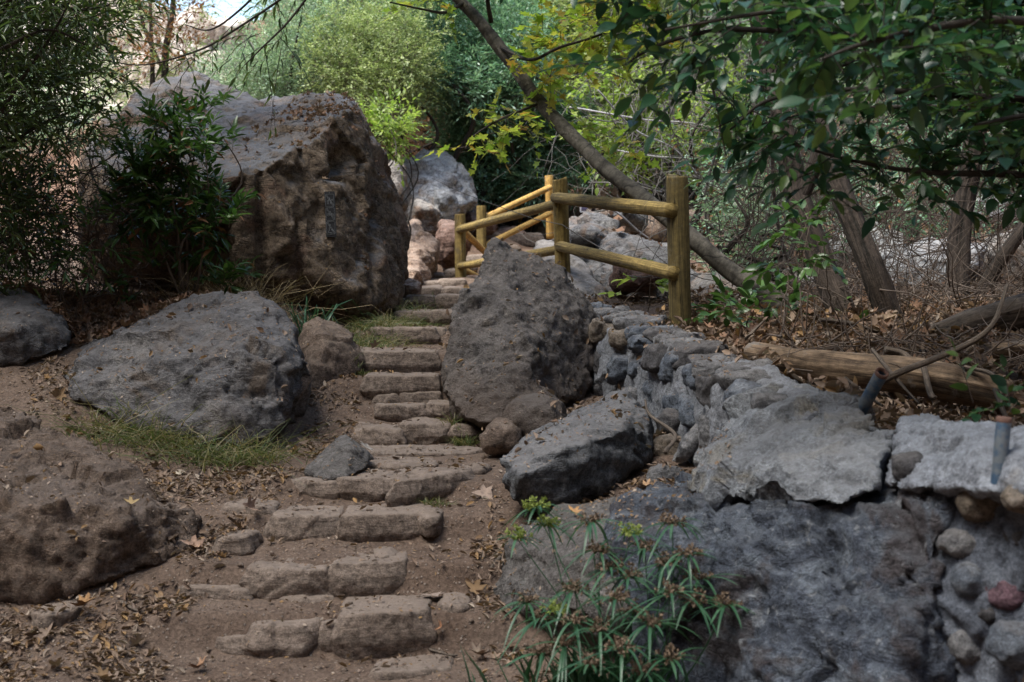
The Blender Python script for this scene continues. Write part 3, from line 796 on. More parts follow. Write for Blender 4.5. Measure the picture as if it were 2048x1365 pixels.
SL = [
 (665, 862, 1236, 1316, 6.9, .42, 'long rounded stone at the right end of the lowest full step', 1.0, 0.05),
 (634, 682, 1254, 1304, 6.93, .25, 'narrow wedge stone between the two long stones of the lowest full step', 0.9, 0),
 (484, 642, 1262, 1318, 6.9, .4, 'broken-edged long stone left of the wedge in the lowest full step', 2.0, 0.05),
 (380, 500, 1282, 1308, 6.95, .3, 'half-buried dusty stone at the left end of the lowest full step', 1.4, -0.1),
 (740, 905, 1352, 1385, 6.62, .3, 'flat stone barely showing at the bottom edge below the steps', 1.2, 0.1),
 (655, 812, 1134, 1196, 7.3, .42, 'large rounded stone at the right end of the second step up', 1.0, 0.1),
 (488, 662, 1150, 1200, 7.28, .42, 'chipped stone with an undercut edge, left half of the second step up', 2.2, -0.05),
 (318, 500, 1184, 1204, 7.3, .3, 'long low stone nearly buried in dirt left of the second step up', 1.4, -0.1),
 (556, 662, 1203, 1218, 7.22, .15, 'thin stone chip lying under the chipped second step', 1.2, 0),
 (675, 862, 1036, 1084, 7.8, .40, 'thick dark-footed stone at the right end of the third step up', 1.0, 0.1),
 (534, 682, 1042, 1088, 7.82, .40, 'squarish stone in the middle of the third step up', 1.3, 0),
 (434, 548, 1022, 1066, 7.95, .3, 'rounded stone at the left end of the third step up, above the big fallen leaf', 1.0, -0.1),
 (422, 500, 1084, 1118, 7.6, .25, 'small stone sunk in the dirt below the left end of the third step', 1.5, 0),
 (786, 945, 962, 1002, 8.25, .55, 'big slanting slab at the right end of the landing edge', 1.6, 0.5),
 (752, 800, 962, 995, 8.27, .3, 'upright wedge stone in the landing edge', 1.5, 0.05),
 (668, 764, 964, 994, 8.25, .4, 'flat-faced stone left of the wedge in the landing edge', 1.5, -0.05),
 (580, 672, 972, 994, 8.3, .3, 'low cracked stone at the left end of the landing edge', 1.6, -0.1),
 (452, 566, 962, 975, 8.5, .2, 'thin stone edge lying alone in the litter left of the landing', 1.4, -0.1),
 (700, 808, 866, 892, 9.45, .35, 'flat jagged stone, left of the first narrow step above the landing', 2.0, -0.1),
 (788, 905, 856, 884, 9.5, .35, 'wavy-edged stone in the middle of the first narrow step above the landing', 2.0, 0),
 (895, 952, 858, 876, 9.5, .3, 'small stone at the right end of the first narrow step above the landing', 1.6, 0),
 (748, 852, 816, 838, 9.85, .3, 'thin slab, left half of the second narrow step above the landing', 1.3, 0),
 (845, 918, 813, 840, 9.85, .3, 'rounded stone, right half of the second narrow step above the landing', 1.3, 0),
 (744, 800, 794, 811, 10.17, .3, 'small under-stone left, beneath the third narrow step', 1.2, 0),
 (796, 882, 791, 808, 10.17, .3, 'long under-stone right, beneath the third narrow step', 1.2, 0),
 (720, 880, 757, 792, 10.2, .35, 'long straight stone forming the whole third narrow step', 0.9, 0),
 (692, 880, 707, 748, 10.7, .42, 'widest thick smooth stone, the fourth narrow step above the landing', 0.8, 0),
 (738, 876, 661, 688, 11.8, .42, 'long stone of the step just above the widest smooth one', 1.0, 0),
 (866, 892, 661, 684, 11.9, .3, 'small stone touching the pointed boulder above the widest step', 1.0, 0),
 (786, 862, 626, 640, 13.0, .4, 'left capstone of the shadowed two-layer step', 1.0, 0),
 (856, 912, 625, 641, 13.0, .4, 'right capstone of the shadowed two-layer step', 1.0, 0),
 (808, 908, 640, 652, 13.06, .3, 'dark lower layer of the two-layer step', 1.2, 0),
 (806, 872, 594, 619, 14.2, .42, 'left stone of the step level with the foot of the left post', 1.0, 0),
 (868, 935, 593, 618, 14.2, .42, 'right stone of the step level with the foot of the left post', 1.0, 0),
 (834, 884, 577, 591, 15.4, .4, 'left stone of the small step just behind the left post foot', 1.2, 0),
 (880, 936, 579, 592, 15.4, .4, 'right stone of the small step just behind the left post foot', 1.2, 0),
 (838, 880, 565, 576, 16.5, .4, 'left stone, third step down from the dark rock gap', 1.3, 0),
 (876, 930, 561, 574, 16.5, .4, 'right stone, third step down from the dark rock gap', 1.3, 0),
 (852, 892, 549, 559, 17.6, .4, 'left stone, second step down from the dark rock gap', 1.3, 0),
 (888, 925, 543, 557, 17.6, .4, 'rounded right stone, second step down from the dark rock gap', 1.3, 0),
 (888, 950, 528, 545, 18.6, .5, 'topmost stair stone beside the dark rock gap', 1.3, 0),
 (935, 1010, 512, 526, 19.6, .6, 'stone of the upper stair seen between the two fences, lowest', 1.3, 0),
 (960, 1040, 493, 510, 20.6, .6, 'stone of the upper stair seen between the two fences, middle', 1.3, 0),
 (1000, 1085, 468, 488, 21.8, .6, 'long grey stone atop the upper stair between the fences', 1.3, 0),
]
for i, (a, b_, c_, d_, Y, dep, lb, rg, sk) in enumerate(SL):
    slab(a, b_, c_, d_, Y, dep, lb, seed=100 + i, rough=rg, skew=sk, vx=0.0125 if Y < 12 else 0.022)
# flat stones sunk in the trail
FS = [(700, 900, 905, 935, 8.9, 'broad flat worn stone set level in the landing'), (915, 985, 905, 935, 8.75, 'small flat stone at the right side of the landing'), (870, 950, 1176, 1205, 7.2, 'flat stone sunk in leaf litter right of the second step'),
      (60, 170, 1175, 1235, 7.15, 'round half-buried stone at the foot of the left outcrop'), (640, 1000, 880, 897, 9.3, 'wide worn stone ledge under the first narrow step'), (830, 890, 1010, 1040, 7.95, 'low stone behind the right end of the third step'), (740, 800, 1100, 1112, 7.6, 'dirt-covered ridge of stone behind the second step')]
for i, (a, b_, c_, d_, Y, lb) in enumerate(FS):
    p0, p1 = P(a, (c_ + d_) / 2, Y), P(b_, (c_ + d_) / 2, Y)
    cx = (p0.x + p1.x) / 2
    zc = float(gz([cx], [Y], False)[0])
    w = (p1.x - p0.x) / 2
    pts = [Vector((cx + w * math.cos(t) * random.uniform(.8, 1), Y + 0.16 * (1 + 0.4 * (w > .3)) * math.sin(t), zc + dz)) for t in np.linspace(0, 6.28, 12)[:-1] for dz in (-0.1, 0.012)]
    pts += [Vector((cx, Y, zc + 0.035)), Vector((cx + w * .4, Y + .05, zc + .03)), Vector((cx - w * .4, Y - .03, zc + .03))]
    rock('paving_stone', [pts], M['step_rock'], voxel=0.014, seed=200 + i, big=0.012, fac=0.012, fine=0.005, ff=5, label=lb, cat='paving stone')

# ------------------------------------------------------------------ the mortared stone wall
wall = empty('stone_wall', (1.3, 8.0, 0.6), 'curving waist-high mortared stone wall running from the pointed boulder to the right edge', 'wall')
core = []
for i in range(3, len(WLp) - 1):
    a, b_ = Vector(WLp[i]), Vector(WLp[i + 1])
    seg = []
    for q in (a, b_):
        t = (b_ - a).normalized()
        nrm = Vector((-1, -0.12, 0)).normalized()
        th = 0.36
        top = q.z - 0.035
        for dx, dz in ((0, top - 0.02), (th * 0.25, top), (th * 0.6, top - .01), (th, top - 0.09), (th * 1.35, top - 1.5), (0, top - .3), (-0.05, top - 1.4)):
            p = q + nrm * dx
            seg.append(Vector((p.x + 0.02, p.y, dz)))
    core.append(seg)
rock('mortar', core, M['mortar'], voxel=0.02, seed=70, big=0.03, fac=0.02, fine=0.012, smooth=3, lump=0.012, parent=wall)
# pale mortar bed at the near end
pm = [H((1800, 850, 6.1), (1830, 838, 6.3), (1930, 842, 5.8), (2100, 850, 5.2), (2100, 985, 4.75), (1900, 985, 5.3), (1760, 975, 5.6), (1790, 930, 5.65), (1950, 930, 5.2), (1850, 1000, 6.2), (2100, 1000, 5.6)),
      H((1825, 985, 5.55), (2100, 985, 4.95), (2200, 980, 4.8), (2200, 1600, 4.7), (1900, 1600, 5.2), (1860, 1200, 5.32), (1980, 1100, 5.15), (2200, 1000, 5.8), (1850, 1600, 6))]
rock('mortar_cap', [pm[0]], M['pale_mortar'], voxel=0.016, seed=71, big=0.03, fac=0.03, fine=0.012, ff=3, smooth=2, parent=wall, lump=0.015)
rock('mortar_face', [pm[1]], M['face_mortar'], voxel=0.016, seed=72, big=0.03, fac=0.02, fine=0.012, smooth=2, parent=wall, lump=0.015)


def hit_y(px, py, objs=None):
    """distance at which the ray through a photo pixel meets what is built so far"""
    S.view_layers[0].update()
    dg = bpy.context.evaluated_depsgraph_get()
    o = Vector((0, 0, CZ))
    d = (P(px, py, 10) - o).normalized()
    ok, loc, nrm, idx, ob, mm = S.ray_cast(dg, o, d)
    return (loc, nrm, ob) if ok else (P(px, py, 12), Vector((0, -1, 0)), None)


def cobble(c, sx, sy, sz, seed, mat, rot=0.0, tilt=0.0, name='stone', vx=0.016, rough=1.0, sq=0.5):
    r = random.Random(seed)
    pts = []
    R = Matrix.Rotation(rot, 3, 'Z') @ Matrix.Rotation(tilt, 3, 'Y')
    for i in range(22):
        z = 1 - 2 * (i + .5) / 22
        t = i * 2.39996 + seed
        q = math.sqrt(1 - z * z)
        v = Vector((q * math.cos(t), q * math.sin(t), z))
        v = Vector([math.copysign(abs(w) ** sq, w) for w in v]) * (1 + r.uniform(-.13, .13) * rough)
        pts.append(Vector(c) + R @ Vector((v.x * sx, v.y * sy, v.z * sz)))
    return rock(name, [pts], mat, voxel=vx, seed=seed, big=0.012, fac=0.014 * rough, fine=0.005, bf=4, ff=6, nf=20, smooth=2, parent=wall, strata=0.004)


WY, WX, WZ = WLp[:, 1], WLp[:, 0], WLp[:, 2]
rs = random.Random(8)
ns = 0
y = 11.1
while y > 7.0 and ns < 78:
    wx0 = float(np.interp(y, WY, WX)) - 0.34
    zt = float(np.interp(y, WY, WZ))
    zb = float(gz([wx0 - 0.15], [y], False)[0])
    rowz = zt - 0.05
    stepy = rs.uniform(0.32, 0.44)
    while rowz > zb - 0.05 and ns < 78:
        hz = rs.uniform(0.06, 0.13)
        ly = rs.uniform(0.13, 0.23)
        ns += 1
        bulge = 0.05 * (zt - rowz)
        cobble((wx0 + .065 - bulge + rs.uniform(-.015, .015), y + rs.uniform(-.07, .07), rowz - hz), 0.13, ly, hz, 300 + ns, M['wall_stone%d' % rs.choice((0, 0, 1, 2, 3))], rs.uniform(-.1, .3), rs.uniform(-.15, .15), rough=1.3)
        rowz -= hz * 2 + rs.uniform(0.015, 0.04)
    y -= stepy
# cap stones along the crest
y = 11.2
while y > 7.7 and ns < 96:
    wx0 = float(np.interp(y, WY, WX)) - rs.uniform(0.14, 0.22)
    zt = float(np.interp(y, WY, WZ))
    ns += 1
    cobble((wx0, y, zt - 0.075), rs.uniform(0.15, 0.2), rs.uniform(0.12, 0.18), rs.uniform(0.06, 0.085), 400 + ns, M['wall_stone%d' % rs.choice((0, 0, 1, 3))], rs.uniform(-.4, .4), rs.uniform(-.15, .1), rough=1.3)
    y -= rs.uniform(0.2, 0.3)
# cobbles set in the near end face
for i, (px, py, Y, sx, sz, mt) in enumerate([(1975, 1005, 4.95, .13, .075, 'wall_stone2'), (2040, 1075, 4.75, .06, .045, 'wall_stone3'), (1820, 935, 5.55, .08, .07, 'wall_stone3'), (1930, 1090, 5.05, .09, .06, 'wall_stone0'),
                                             (1950, 1160, 5.0, .08, .07, 'wall_stone1'), (2015, 1190, 4.85, .07, .065, 'red_stone'), (1968, 1225, 4.93, .045, .045, 'wall_stone3'), (2040, 1290, 4.75, .12, .09, 'wall_stone1'), (1930, 1290, 5.05, .06, .08, 'wall_stone0'), (2050, 1000, 4.8, .1, .06, 'wall_stone2'),
                                             (1340, 905, 8.3, .13, .12, 'wall_stone2'), (1395, 870, 7.9, .06, .22, 'wall_stone0'), (1330, 960, 8.2, .12, .1, 'wall_stone0'), (1350, 850, 8.5, .12, .11, 'wall_stone3')]):
    c = hit_y(px, py)[0] + (P(px, py, 10) - Vector((0, 0, CZ))).normalized() * .045
    cobble((c.x, c.y, c.z), sx, 0.09, sz, 500 + i, M[mt], 0.2, rs.uniform(-.2, .2) + (0.5 if i == 11 else 0), vx=0.012, rough=0.6, sq=0.85)


# ------------------------------------------------------------------ tubes, wood
def catmull(pts, n):
    p = [Vector(q) for q in pts]
    p = [p[0] * 2 - p[1]] + p + [p[-1] * 2 - p[-2]]
    out = []
    k = len(p) - 3
    for i in range(k):
        for j in range(n):
            t = j / n
            a, b, c, d = p[i:i + 4]
            out.append(0.5 * ((2 * b) + (-a + c) * t + (2 * a - 5 * b + 4 * c - d) * t * t + (-a + 3 * b - 3 * c + d) * t ** 3))
    out.append(p[-2])
    return out


def tube_mesh(name, pts, rad, sides=16, n=8, rough=0.0, rf=6.0, seed=0, ridges=0.0, cap=True):
    """tapered tube along a smooth line with a UV map running along it"""
    c = np.array([tuple(q) for q in catmull(pts, n)])
    kk = np.linspace(0, 1, len(rad))
    r = np.interp(np.linspace(0, 1, len(c)), kk, rad)
    T = np.gradient(c, axis=0)
    T /= np.linalg.norm(T, axis=1)[:, None] + 1e-9
    u = np.array([0.31, 0.17, 0.93]) if abs(T[0, 2]) < 0.8 else np.array([0.95, 0.2, 0.1])
    U = np.cross(T, u)
    U /= np.linalg.norm(U, axis=1)[:, None]
    B = np.cross(T, U)
    L = np.concatenate([[0], np.cumsum(np.linalg.norm(np.diff(c, axis=0), axis=1))])
    a = np.linspace(0, 2 * np.pi, sides + 1)
    V = c[:, None] + r[:, None, None] * (np.cos(a)[None, :, None] * U[:, None] + np.sin(a)[None, :, None] * B[:, None])
    V = V.reshape(-1, 3)
    if rough or ridges:
        base = np.repeat(c, sides + 1, 0)
        d = (V - base)
        nn = d / (np.linalg.norm(d, axis=1)[:, None] + 1e-9)
        q = np.stack([np.tile(np.cos(a), len(c)) * 1.2, np.tile(np.sin(a), len(c)) * 1.2, np.repeat(L, sides + 1) * 1.0], 1)
        off = rough * fbm(q * np.array([1, 1, rf]), 3, seed)
        if ridges: off = off + ridges * fbm(q * np.array([4, 4, 1.5]), 2, seed + 4, ridge=True)
        V = V + nn * off[:, None]
    uv = np.stack([np.tile(np.linspace(0, 1, sides + 1), len(c)), np.repeat(L, sides + 1)], 1)
    s1 = sides + 1
    i = (np.arange(len(c) - 1)[:, None] * s1 + np.arange(sides)[None]).ravel()
    Q = np.stack([i, i + 1, i + s1 + 1, i + s1], 1)
    F_ = [Q]
    if cap:
        F_.append(np.arange(sides)[None, ::-1].copy())
        F_.append((np.arange(sides) + (len(c) - 1) * s1)[None])
    return quads_mesh(name, V, F_, uv)


def multi_tubes(name, Pn, Rn, sides=3):
    """Pn (m,k,3), Rn (m,k) thin twigs in one mesh"""
    m, k, _ = Pn.shape
    T = np.gradient(Pn, axis=1)
    T /= np.linalg.norm(T, axis=2)[..., None] + 1e-9
    u = np.array([0.3, 0.5, 0.81])
    U = np.cross(T, u)
    U /= np.linalg.norm(U, axis=2)[..., None] + 1e-9
    B = np.cross(T, U)
    a = np.arange(sides) * 2 * np.pi / sides
    V = Pn[:, :, None] + Rn[:, :, None, None] * (np.cos(a)[None, None, :, None] * U[:, :, None] + np.sin(a)[None, None, :, None] * B[:, :, None])
    V = V.reshape(-1, 3)
    base = np.arange(m)[:, None, None] * k * sides
    i = np.arange(k - 1)[None, :, None] * sides
    j = np.arange(sides)[None, None]
    j2 = (j + 1) % sides
    Q = np.stack([base + i + j, base + i + j2, base + i + sides + j2, base + i + sides + j], -1).reshape(-1, 4)
    return quads_mesh(name, V, Q)


M['fence_old'] = bark_mat('old_fence_wood', (0.12, 0.083, 0.026), (0.28, 0.20, 0.065), us=7, vs=0.7, bump=0.012, patch=(0.11, 0.085, 0.045))
M['fence_front'] = bark_mat('grey_green_fence_wood', (0.06, 0.045, 0.018), (0.16, 0.12, 0.042), us=8, vs=0.7, bump=0.016, patch=(0.12, 0.105, 0.065))
M['fence_pale'] = bark_mat('fresh_fence_wood', (0.38, 0.22, 0.06), (0.60, 0.38, 0.12), us=9, vs=0.9, bump=0.003)
M['crack'] = plain('dark_crack', (0.02, 0.015, 0.01), 0.9)


def post(px, pyt, pyb, Y, r, mat, label, lean=0.0, taper=1.0):
    a = P(px + lean, pyt, Y)
    b = P(px, pyb, Y)
    c1 = a - (a - b).normalized() * 0.02
    me = tube_mesh('post', [b, b.lerp(a, .5), c1, a - Vector((0, 0, .004)), a], [r * taper, r * (1 + taper) / 2, r, r * 0.93, r * 0.86], 28, 8, rough=0.0035, rf=1.2, seed=int(px))
    me.transform(Matrix.Translation(Vector((0, 0, 0))))
    o = link('fence_post', me, mat, None, b)
    tag(o, label, 'fence post', 'round wooden fence posts')
    return a, b


def rail(p0, p1, r, mat, label, crack=None):
    p0, p1 = Vector(p0), Vector(p1)
    d = (p1 - p0).normalized()
    me = tube_mesh('rail', [p0, p0 + d * .03, p0 + d * .09, p0.lerp(p1, .5), p1 - d * .09, p1 - d * .03, p1], [r * .45, r * .85, r, r * 1.02, r, r * .9, r * .5], 20, 6, rough=0.004, rf=1.0, seed=int(abs(p0.x * 100)))
    o = link('fence_rail', me, mat, None, p0)
    tag(o, label, 'fence rail', 'round wooden fence rails')
    if crack:
        pts = []
        for (px, py) in crack:
            Y = p0.y + (p1.y - p0.y) * ((px - (1024 + p0.x / p0.y * F)) / ((p1.x / p1.y - p0.x / p0.y) * F))
            q = P(px, py, Y)
            pts.append(q + Vector((0, -r * 0.93, 0)))
        cm = tube_mesh('split', pts, [0.002, 0.005, 0.006, 0.002], 6, 4)
        link('split', cm, M['crack'], o)
    return o


post(1362, 361, 705, 10.3, 0.079, M['fence_front'], 'thick weathered post nearest the camera, rising behind the stone wall', lean=-8, taper=1.06)
post(1128, 365, 606, 14.0, 0.074, M['fence_old'], 'middle post of the near fence, between the pointed boulder and the pale slabs', lean=-8, taper=1.04)
post(922, 432, 588, 17.5, 0.067, M['fence_old'], 'left end post of the near fence, beside the stair', lean=-2, taper=1.05)
post(963, 413, 500, 19.8, 0.066, M['fence_old'], 'short post just behind the left end post of the near fence')
post(1101, 354, 478, 21.0, 0.063, M['fence_pale'], 'tall fresh yellow post directly behind the middle post', lean=-3)
post(1043, 391, 468, 23.0, 0.05, M['fence_pale'], 'thin fresh post in front of the pointed grey rock')
rail(P(1113, 396, 13.97), P(1340, 421, 10.27), 0.056, M['fence_old'], 'upper rail with a dark split, between the middle and the front post', crack=[(1196, 417), (1225, 412), (1245, 402), (1280, 398)])
rail(P(1120, 493, 13.97), P(1344, 546, 10.27), 0.052, M['fence_old'], 'lower rail between the middle and the front post')
rail(P(1115, 408, 14.0), P(920, 459, 17.45), 0.050, M['fence_old'], 'upper rail running from the middle post down to the left end post')
rail(P(1118, 500, 14.0), P(921, 533, 17.45), 0.047, M['fence_old'], 'lower rail passing behind the tip of the pointed boulder')
rail(P(966, 438, 19.8), P(1102, 374, 20.9), 0.044, M['fence_pale'], 'bright upper rail rising from the short post to the tall yellow post')
rail(P(966, 494, 19.8), P(1102, 426, 20.9), 0.042, M['fence_pale'], 'bright lower rail rising from the short post to the tall yellow post')
rail(P(926, 462, 17.7), P(972, 507, 19.6), 0.044, M['fence_pale'], 'short bright rail slanting down between the left end post and the short post')
rail(P(926, 540, 17.7), P(975, 565, 19.4), 0.040, M['fence_pale'], 'lowest short rail low behind the left end post')
rail(P(940, 384, 24.0), P(1045, 408, 23.0), 0.042, M['fence_pale'], 'yellow upper rail leading from the tall blue-grey boulder to the thin post')
rail(P(960, 432, 24.0), P(1045, 457, 23.0), 0.040, M['fence_pale'], 'yellow lower rail ending at the thin post')
FP = M['fence_old']
for i, (px, a, b_, Y, lb) in enumerate([(1158, 376, 402, 28, 'far small post left of the dark stump'), (1212, 370, 402, 28, 'far small post under the leaning trunk'), (1250, 386, 402, 28, 'far small post at the right end of the far rail'),
                                       (1305, 372, 402, 28.5, 'far orange post, left one of the pair above the front post rail'), (1321, 386, 404, 28.5, 'far orange post, right one of the pair above the front post rail')]):
    post(px, a, b_ + 14, Y, 0.05, M['fence_pale'] if i > 2 else FP, lb)
rail(P(1156, 380, 28), P(1214, 375, 28), 0.04, FP, 'far rail, left length, beyond the dark stump')
rail(P(1210, 375, 28), P(1252, 389, 28), 0.04, FP, 'far rail, right length, dipping under the leaning trunk')
rail(P(1290, 366, 28.5), P(1323, 390, 28.5), 0.035, FP, 'far rail joining the pair of orange posts')


# ------------------------------------------------------------------ small made things
def box_m(bm, c, s, R=None):
    r = bmesh.ops.create_cube(bm, size=1.0)
    for v in r['verts']:
        p = Vector((v.co.x * s[0], v.co.y * s[1], v.co.z * s[2]))
        v.co = (R @ p if R else p) + Vector(c)
    return r


M['plate'] = plain('black_plate', (0.010, 0.011, 0.014), 0.75, var=0.3)
M['engrave'] = plain('grey_engraving', (0.17, 0.18, 0.19), 0.6, var=0.2)
hits = [hit_y(x, y)[0] for x in (652, 670) for y in (392, 430, 470)]
Yp = min(h.y for h in hits) - 0.012
pl = empty('rules_plaque', P(661, 430, Yp), 'small black upright plaque with three crossed-out pictograms fixed on the huge boulder', 'plaque')
pc = P(661, 429, Yp)
ppm = F / Yp
PW, PH = 20 / ppm, 91 / ppm
bm = bmesh.new()
Rt = Matrix.Rotation(math.radians(2.5), 3, 'Y')
box_m(bm, (0, 0, 0), (PW, 0.03, PH))
bmesh.ops.bevel(bm, geom=bm.edges[:], offset=0.004, segments=2)
for v in bm.verts: v.co = Rt.inverted() @ v.co + pc
me = bpy.data.meshes.new('plate')
bm.to_mesh(me)
bm.free()
link('plate', me, M['plate'], pl, smooth=False)


def strokes(lines, r=0.0018):
    """polylines in plaque units (0..1 across a square) to thin raised bars"""
    V, Fq = [], []
    bm = bmesh.new()
    for ln in lines:
        for (a, b_) in zip(ln[:-1], ln[1:]):
            a, b_ = Vector((a[0], -0.0165, a[1])), Vector((b_[0], -0.0165, b_[1]))
            d = b_ - a
            if d.length < 1e-5: continue
            t = d.normalized()
            s = t.cross(Vector((0, 1, 0))) * r
            f = Vector((0, -0.002, 0))
            e = t * r * .6
            vs = [bm.verts.new(q) for q in (a - e + s, b_ + e + s, b_ + e - s, a - e - s, a - e + s + f, b_ + e + s + f, b_ + e - s + f, a - e - s + f)]
            for k in ((0, 1, 2, 3), (7, 6, 5, 4), (0, 4, 5, 1), (1, 5, 6, 2), (2, 6, 7, 3), (3, 7, 4, 0)):
                bm.faces.new([vs[i] for i in k])
    for v in bm.verts: v.co = Rt.inverted() @ v.co + pc
    me = bpy.data.meshes.new('m')
    bm.to_mesh(me)
    bm.free()
    return me


def rr(cx, cz, w, h, r=0.25):
    out = []
    for (sx, sz, a0) in ((1, 1, 0), (-1, 1, 90), (-1, -1, 180), (1, -1, 270)):
        for k in range(5):
            a = math.radians(a0 + k * 22.5)
            out.append((cx + sx * w * (1 - r) + w * r * math.cos(a), cz + sz * (h - w * r) + w * r * math.sin(a)))
    return out + [out[0]]


def arc(cx, cz, r, a0=0, a1=360, n=12):
    return [(cx + r * math.cos(math.radians(a0 + (a1 - a0) * i / n)), cz + r * math.sin(math.radians(a0 + (a1 - a0) * i / n))) for i in range(n + 1)]


w_, h_ = PW * 0.42, PH * 0.138
for k, cz in enumerate((PH * 0.30, 0.0 - PH * .0, -PH * 0.30)):
    fr = [rr(0, cz, w_, h_)]
    sl = [[(-w_ * .92, cz + h_ * .9), (w_ * .85, cz - h_ * .95)], [(-w_ * .7, cz + h_ * .95), (w_ * .98, cz - h_ * .8)]]
    link('pictogram_frame', strokes(fr + sl, 0.0011), M['engrave'], pl, smooth=False)
    u = w_ * 0.9
    if k == 0:      # four-legged animal
        g = [[(-u * .7, cz - u * .1), (-u * .3, cz + u * .15), (u * .3, cz + u * .05), (u * .55, cz + u * .35), (u * .9, cz + u * .2), (u * .7, cz)], [(-u * .65, cz), (-u * .6, cz - u * .9)], [(-u * .35, cz), (-u * .3, cz - u * .9)],
             [(u * .2, cz), (u * .15, cz - u * .9)], [(u * .4, cz), (u * .45, cz - u * .9)], [(-u * .1, cz + u * .15), (0, cz + u * .8), (u * .1, cz + u * .2)]]
    elif k == 1:    # bicycle
        g = [arc(-u * .5, cz - u * .15, u * .34), arc(u * .55, cz - u * .25, u * .34), [(-u * .5, cz - u * .15), (-u * .1, cz + u * .35), (u * .3, cz + u * .3), (u * .55, cz - u * .25)], [(-u * .5, cz - u * .15), (u * .05, cz - u * .2), (u * .3, cz + u * .3)], arc(0, cz + u * .65, u * .14)]
    else:           # bottle and glass
        g = [[(-u * .35, cz + u * .9), (-u * .3, cz + u * .2), (-u * .5, cz - u * .8), (-u * .75, cz - u * 1.2), (u * .3, cz - u * 1.3)], [(-u * .1, cz + u * .9), (-u * .05, cz + u * .2), (u * .2, cz - u * .5)], [(u * .1, cz - u * .6), (u * .35, cz - u * .2), (u * .6, cz - u * .9)], arc(-u * .2, cz + u * .75, u * .2)]
    link('pictogram', strokes(g, 0.0015), M['engrave'], pl, smooth=False)
bm = bmesh.new()
for dz in (PH * .465, -PH * .44):
    bmesh.ops.create_cone(bm, cap_ends=True, segments=12, radius1=.004, radius2=.003, depth=.006, matrix=Matrix.Translation((0, -0.018, dz)) @ Matrix.Rotation(math.pi / 2, 4, 'X'))
for v in bm.verts: v.co = Rt.inverted() @ v.co + pc
me = bpy.data.meshes.new('screws')
bm.to_mesh(me)
bm.free()
link('screw_head', me, M['engrave'], pl)

# distant little sign on a post
M['white_paint'] = plain('white_paint', (0.75, 0.75, 0.78), 0.5, var=0.1)
M['sign_print'] = plain('dark_sign_print', (0.10, 0.09, 0.16), 0.6, var=0.4)
sg = empty('trail_sign', P(1171, 440, 22), 'small far white-framed sign on a thin post under the upper rail', 'sign')
c0 = P(1171, 414, 22)
for nm, sz, dy, mt in (('sign_board', (0.17, 0.012, 0.17), 0, 'white_paint'), ('sign_print', (0.13, 0.004, 0.125), -0.009, 'sign_print')):
    bm = bmesh.new()
    box_m(bm, c0 + Vector((0, dy, 0)), sz)
    bmesh.ops.bevel(bm, geom=[e for e in bm.edges], offset=0.0015 if dy else 0.004, segments=1)
    me = bpy.data.meshes.new(nm)
    bm.to_mesh(me)
    bm.free()
    link(nm, me, M[mt], sg, smooth=False)
link('sign_post', tube_mesh('p', [c0 + Vector((0, .03, .05)), c0 + Vector((0, .03, -.3)), c0 + Vector((0, .03, -.7))], [.016, .016, .016], 8, 2), M['engrave'], sg)


def pipe_mat():
    m, nt, b, out = mat_new('blue_grey_steel')
    pos = N(nt, 'ShaderNodeNewGeometry').outputs['Position']
    n1 = noise(nt, pos, 18, 5, 0.7)
    c = mix(nt, ramp(nt, n1, [(0.45, 0.0), (0.6, 0.8)]), (0.045, 0.09, 0.15), (0.16, 0.18, 0.19))
    c = mix(nt, ramp(nt, noise(nt, pos, 40, 5, 0.75), [(0.6, 0.0), (0.7, 0.8)]), c, (0.12, 0.06, 0.035))
    nt.links.new(c, b.inputs['Base Color'])
    b.inputs['Metallic'].default_value = 0.35
    b.inputs['Roughness'].default_value = 0.5
    return m


M['pipe'] = pipe_mat()
M['rust'] = plain('rust', (0.10, 0.05, 0.035), 0.8, var=0.6, sc=60)


def steel_pipe(a, b, r, label):
    a, b = Vector(a), Vector(b)
    t = empty('steel_pipe', a, label, 'pipe', 'cut-off steel pipes set in the wall')
    ax = (b - a).normalized()
    L = (b - a).length
    u = ax.orthogonal().normalized()
    v = ax.cross(u)
    prof_ = [(r, -0.05), (r, 0), (r * 1.0, L * .5), (r, L), (r * .97, L + .003), (r * .72, L + .003), (r * .7, L - .002), (r * .7, L - .15)]
    n = 28
    V = np.array([tuple(a + ax * z + (u * math.cos(t_) + v * math.sin(t_)) * q) for (q, z) in prof_ for t_ in np.arange(n) * 2 * math.pi / n])
    Q = np.array([(i * n + j, i * n + (j + 1) % n, (i + 1) * n + (j + 1) % n, (i + 1) * n + j) for i in range(len(prof_) - 1) for j in range(n)])
    link('pipe_wall', quads_mesh('pw', V, Q), M['pipe'], t)
    prof_ = [(r * 1.03, L - .012), (r * 1.05, L + .004), (r * .9, L + .007), (r * .69, L + .004), (r * .66, L - .01)]
    V = np.array([tuple(a + ax * z + (u * math.cos(t_) + v * math.sin(t_)) * q) for (q, z) in prof_ for t_ in np.arange(n) * 2 * math.pi / n])
    Q = np.array([(i * n + j, i * n + (j + 1) % n, (i + 1) * n + (j + 1) % n, (i + 1) * n + j) for i in range(len(prof_) - 1) for j in range(n)])
    link('rusty_rim', quads_mesh('rr', V, Q), M['rust'], t)


steel_pipe(P(1726, 815, 6.75), P(1764, 746, 6.6), 0.031, 'slanting blue steel pipe stub poking up behind the wall, beside the log')
yq = hit_y(1999, 948)[0].y + .012
steel_pipe(P(1998, 946, yq), P(2008, 838, yq), 0.026, 'upright steel pipe stub standing in the pale mortar by the right edge')

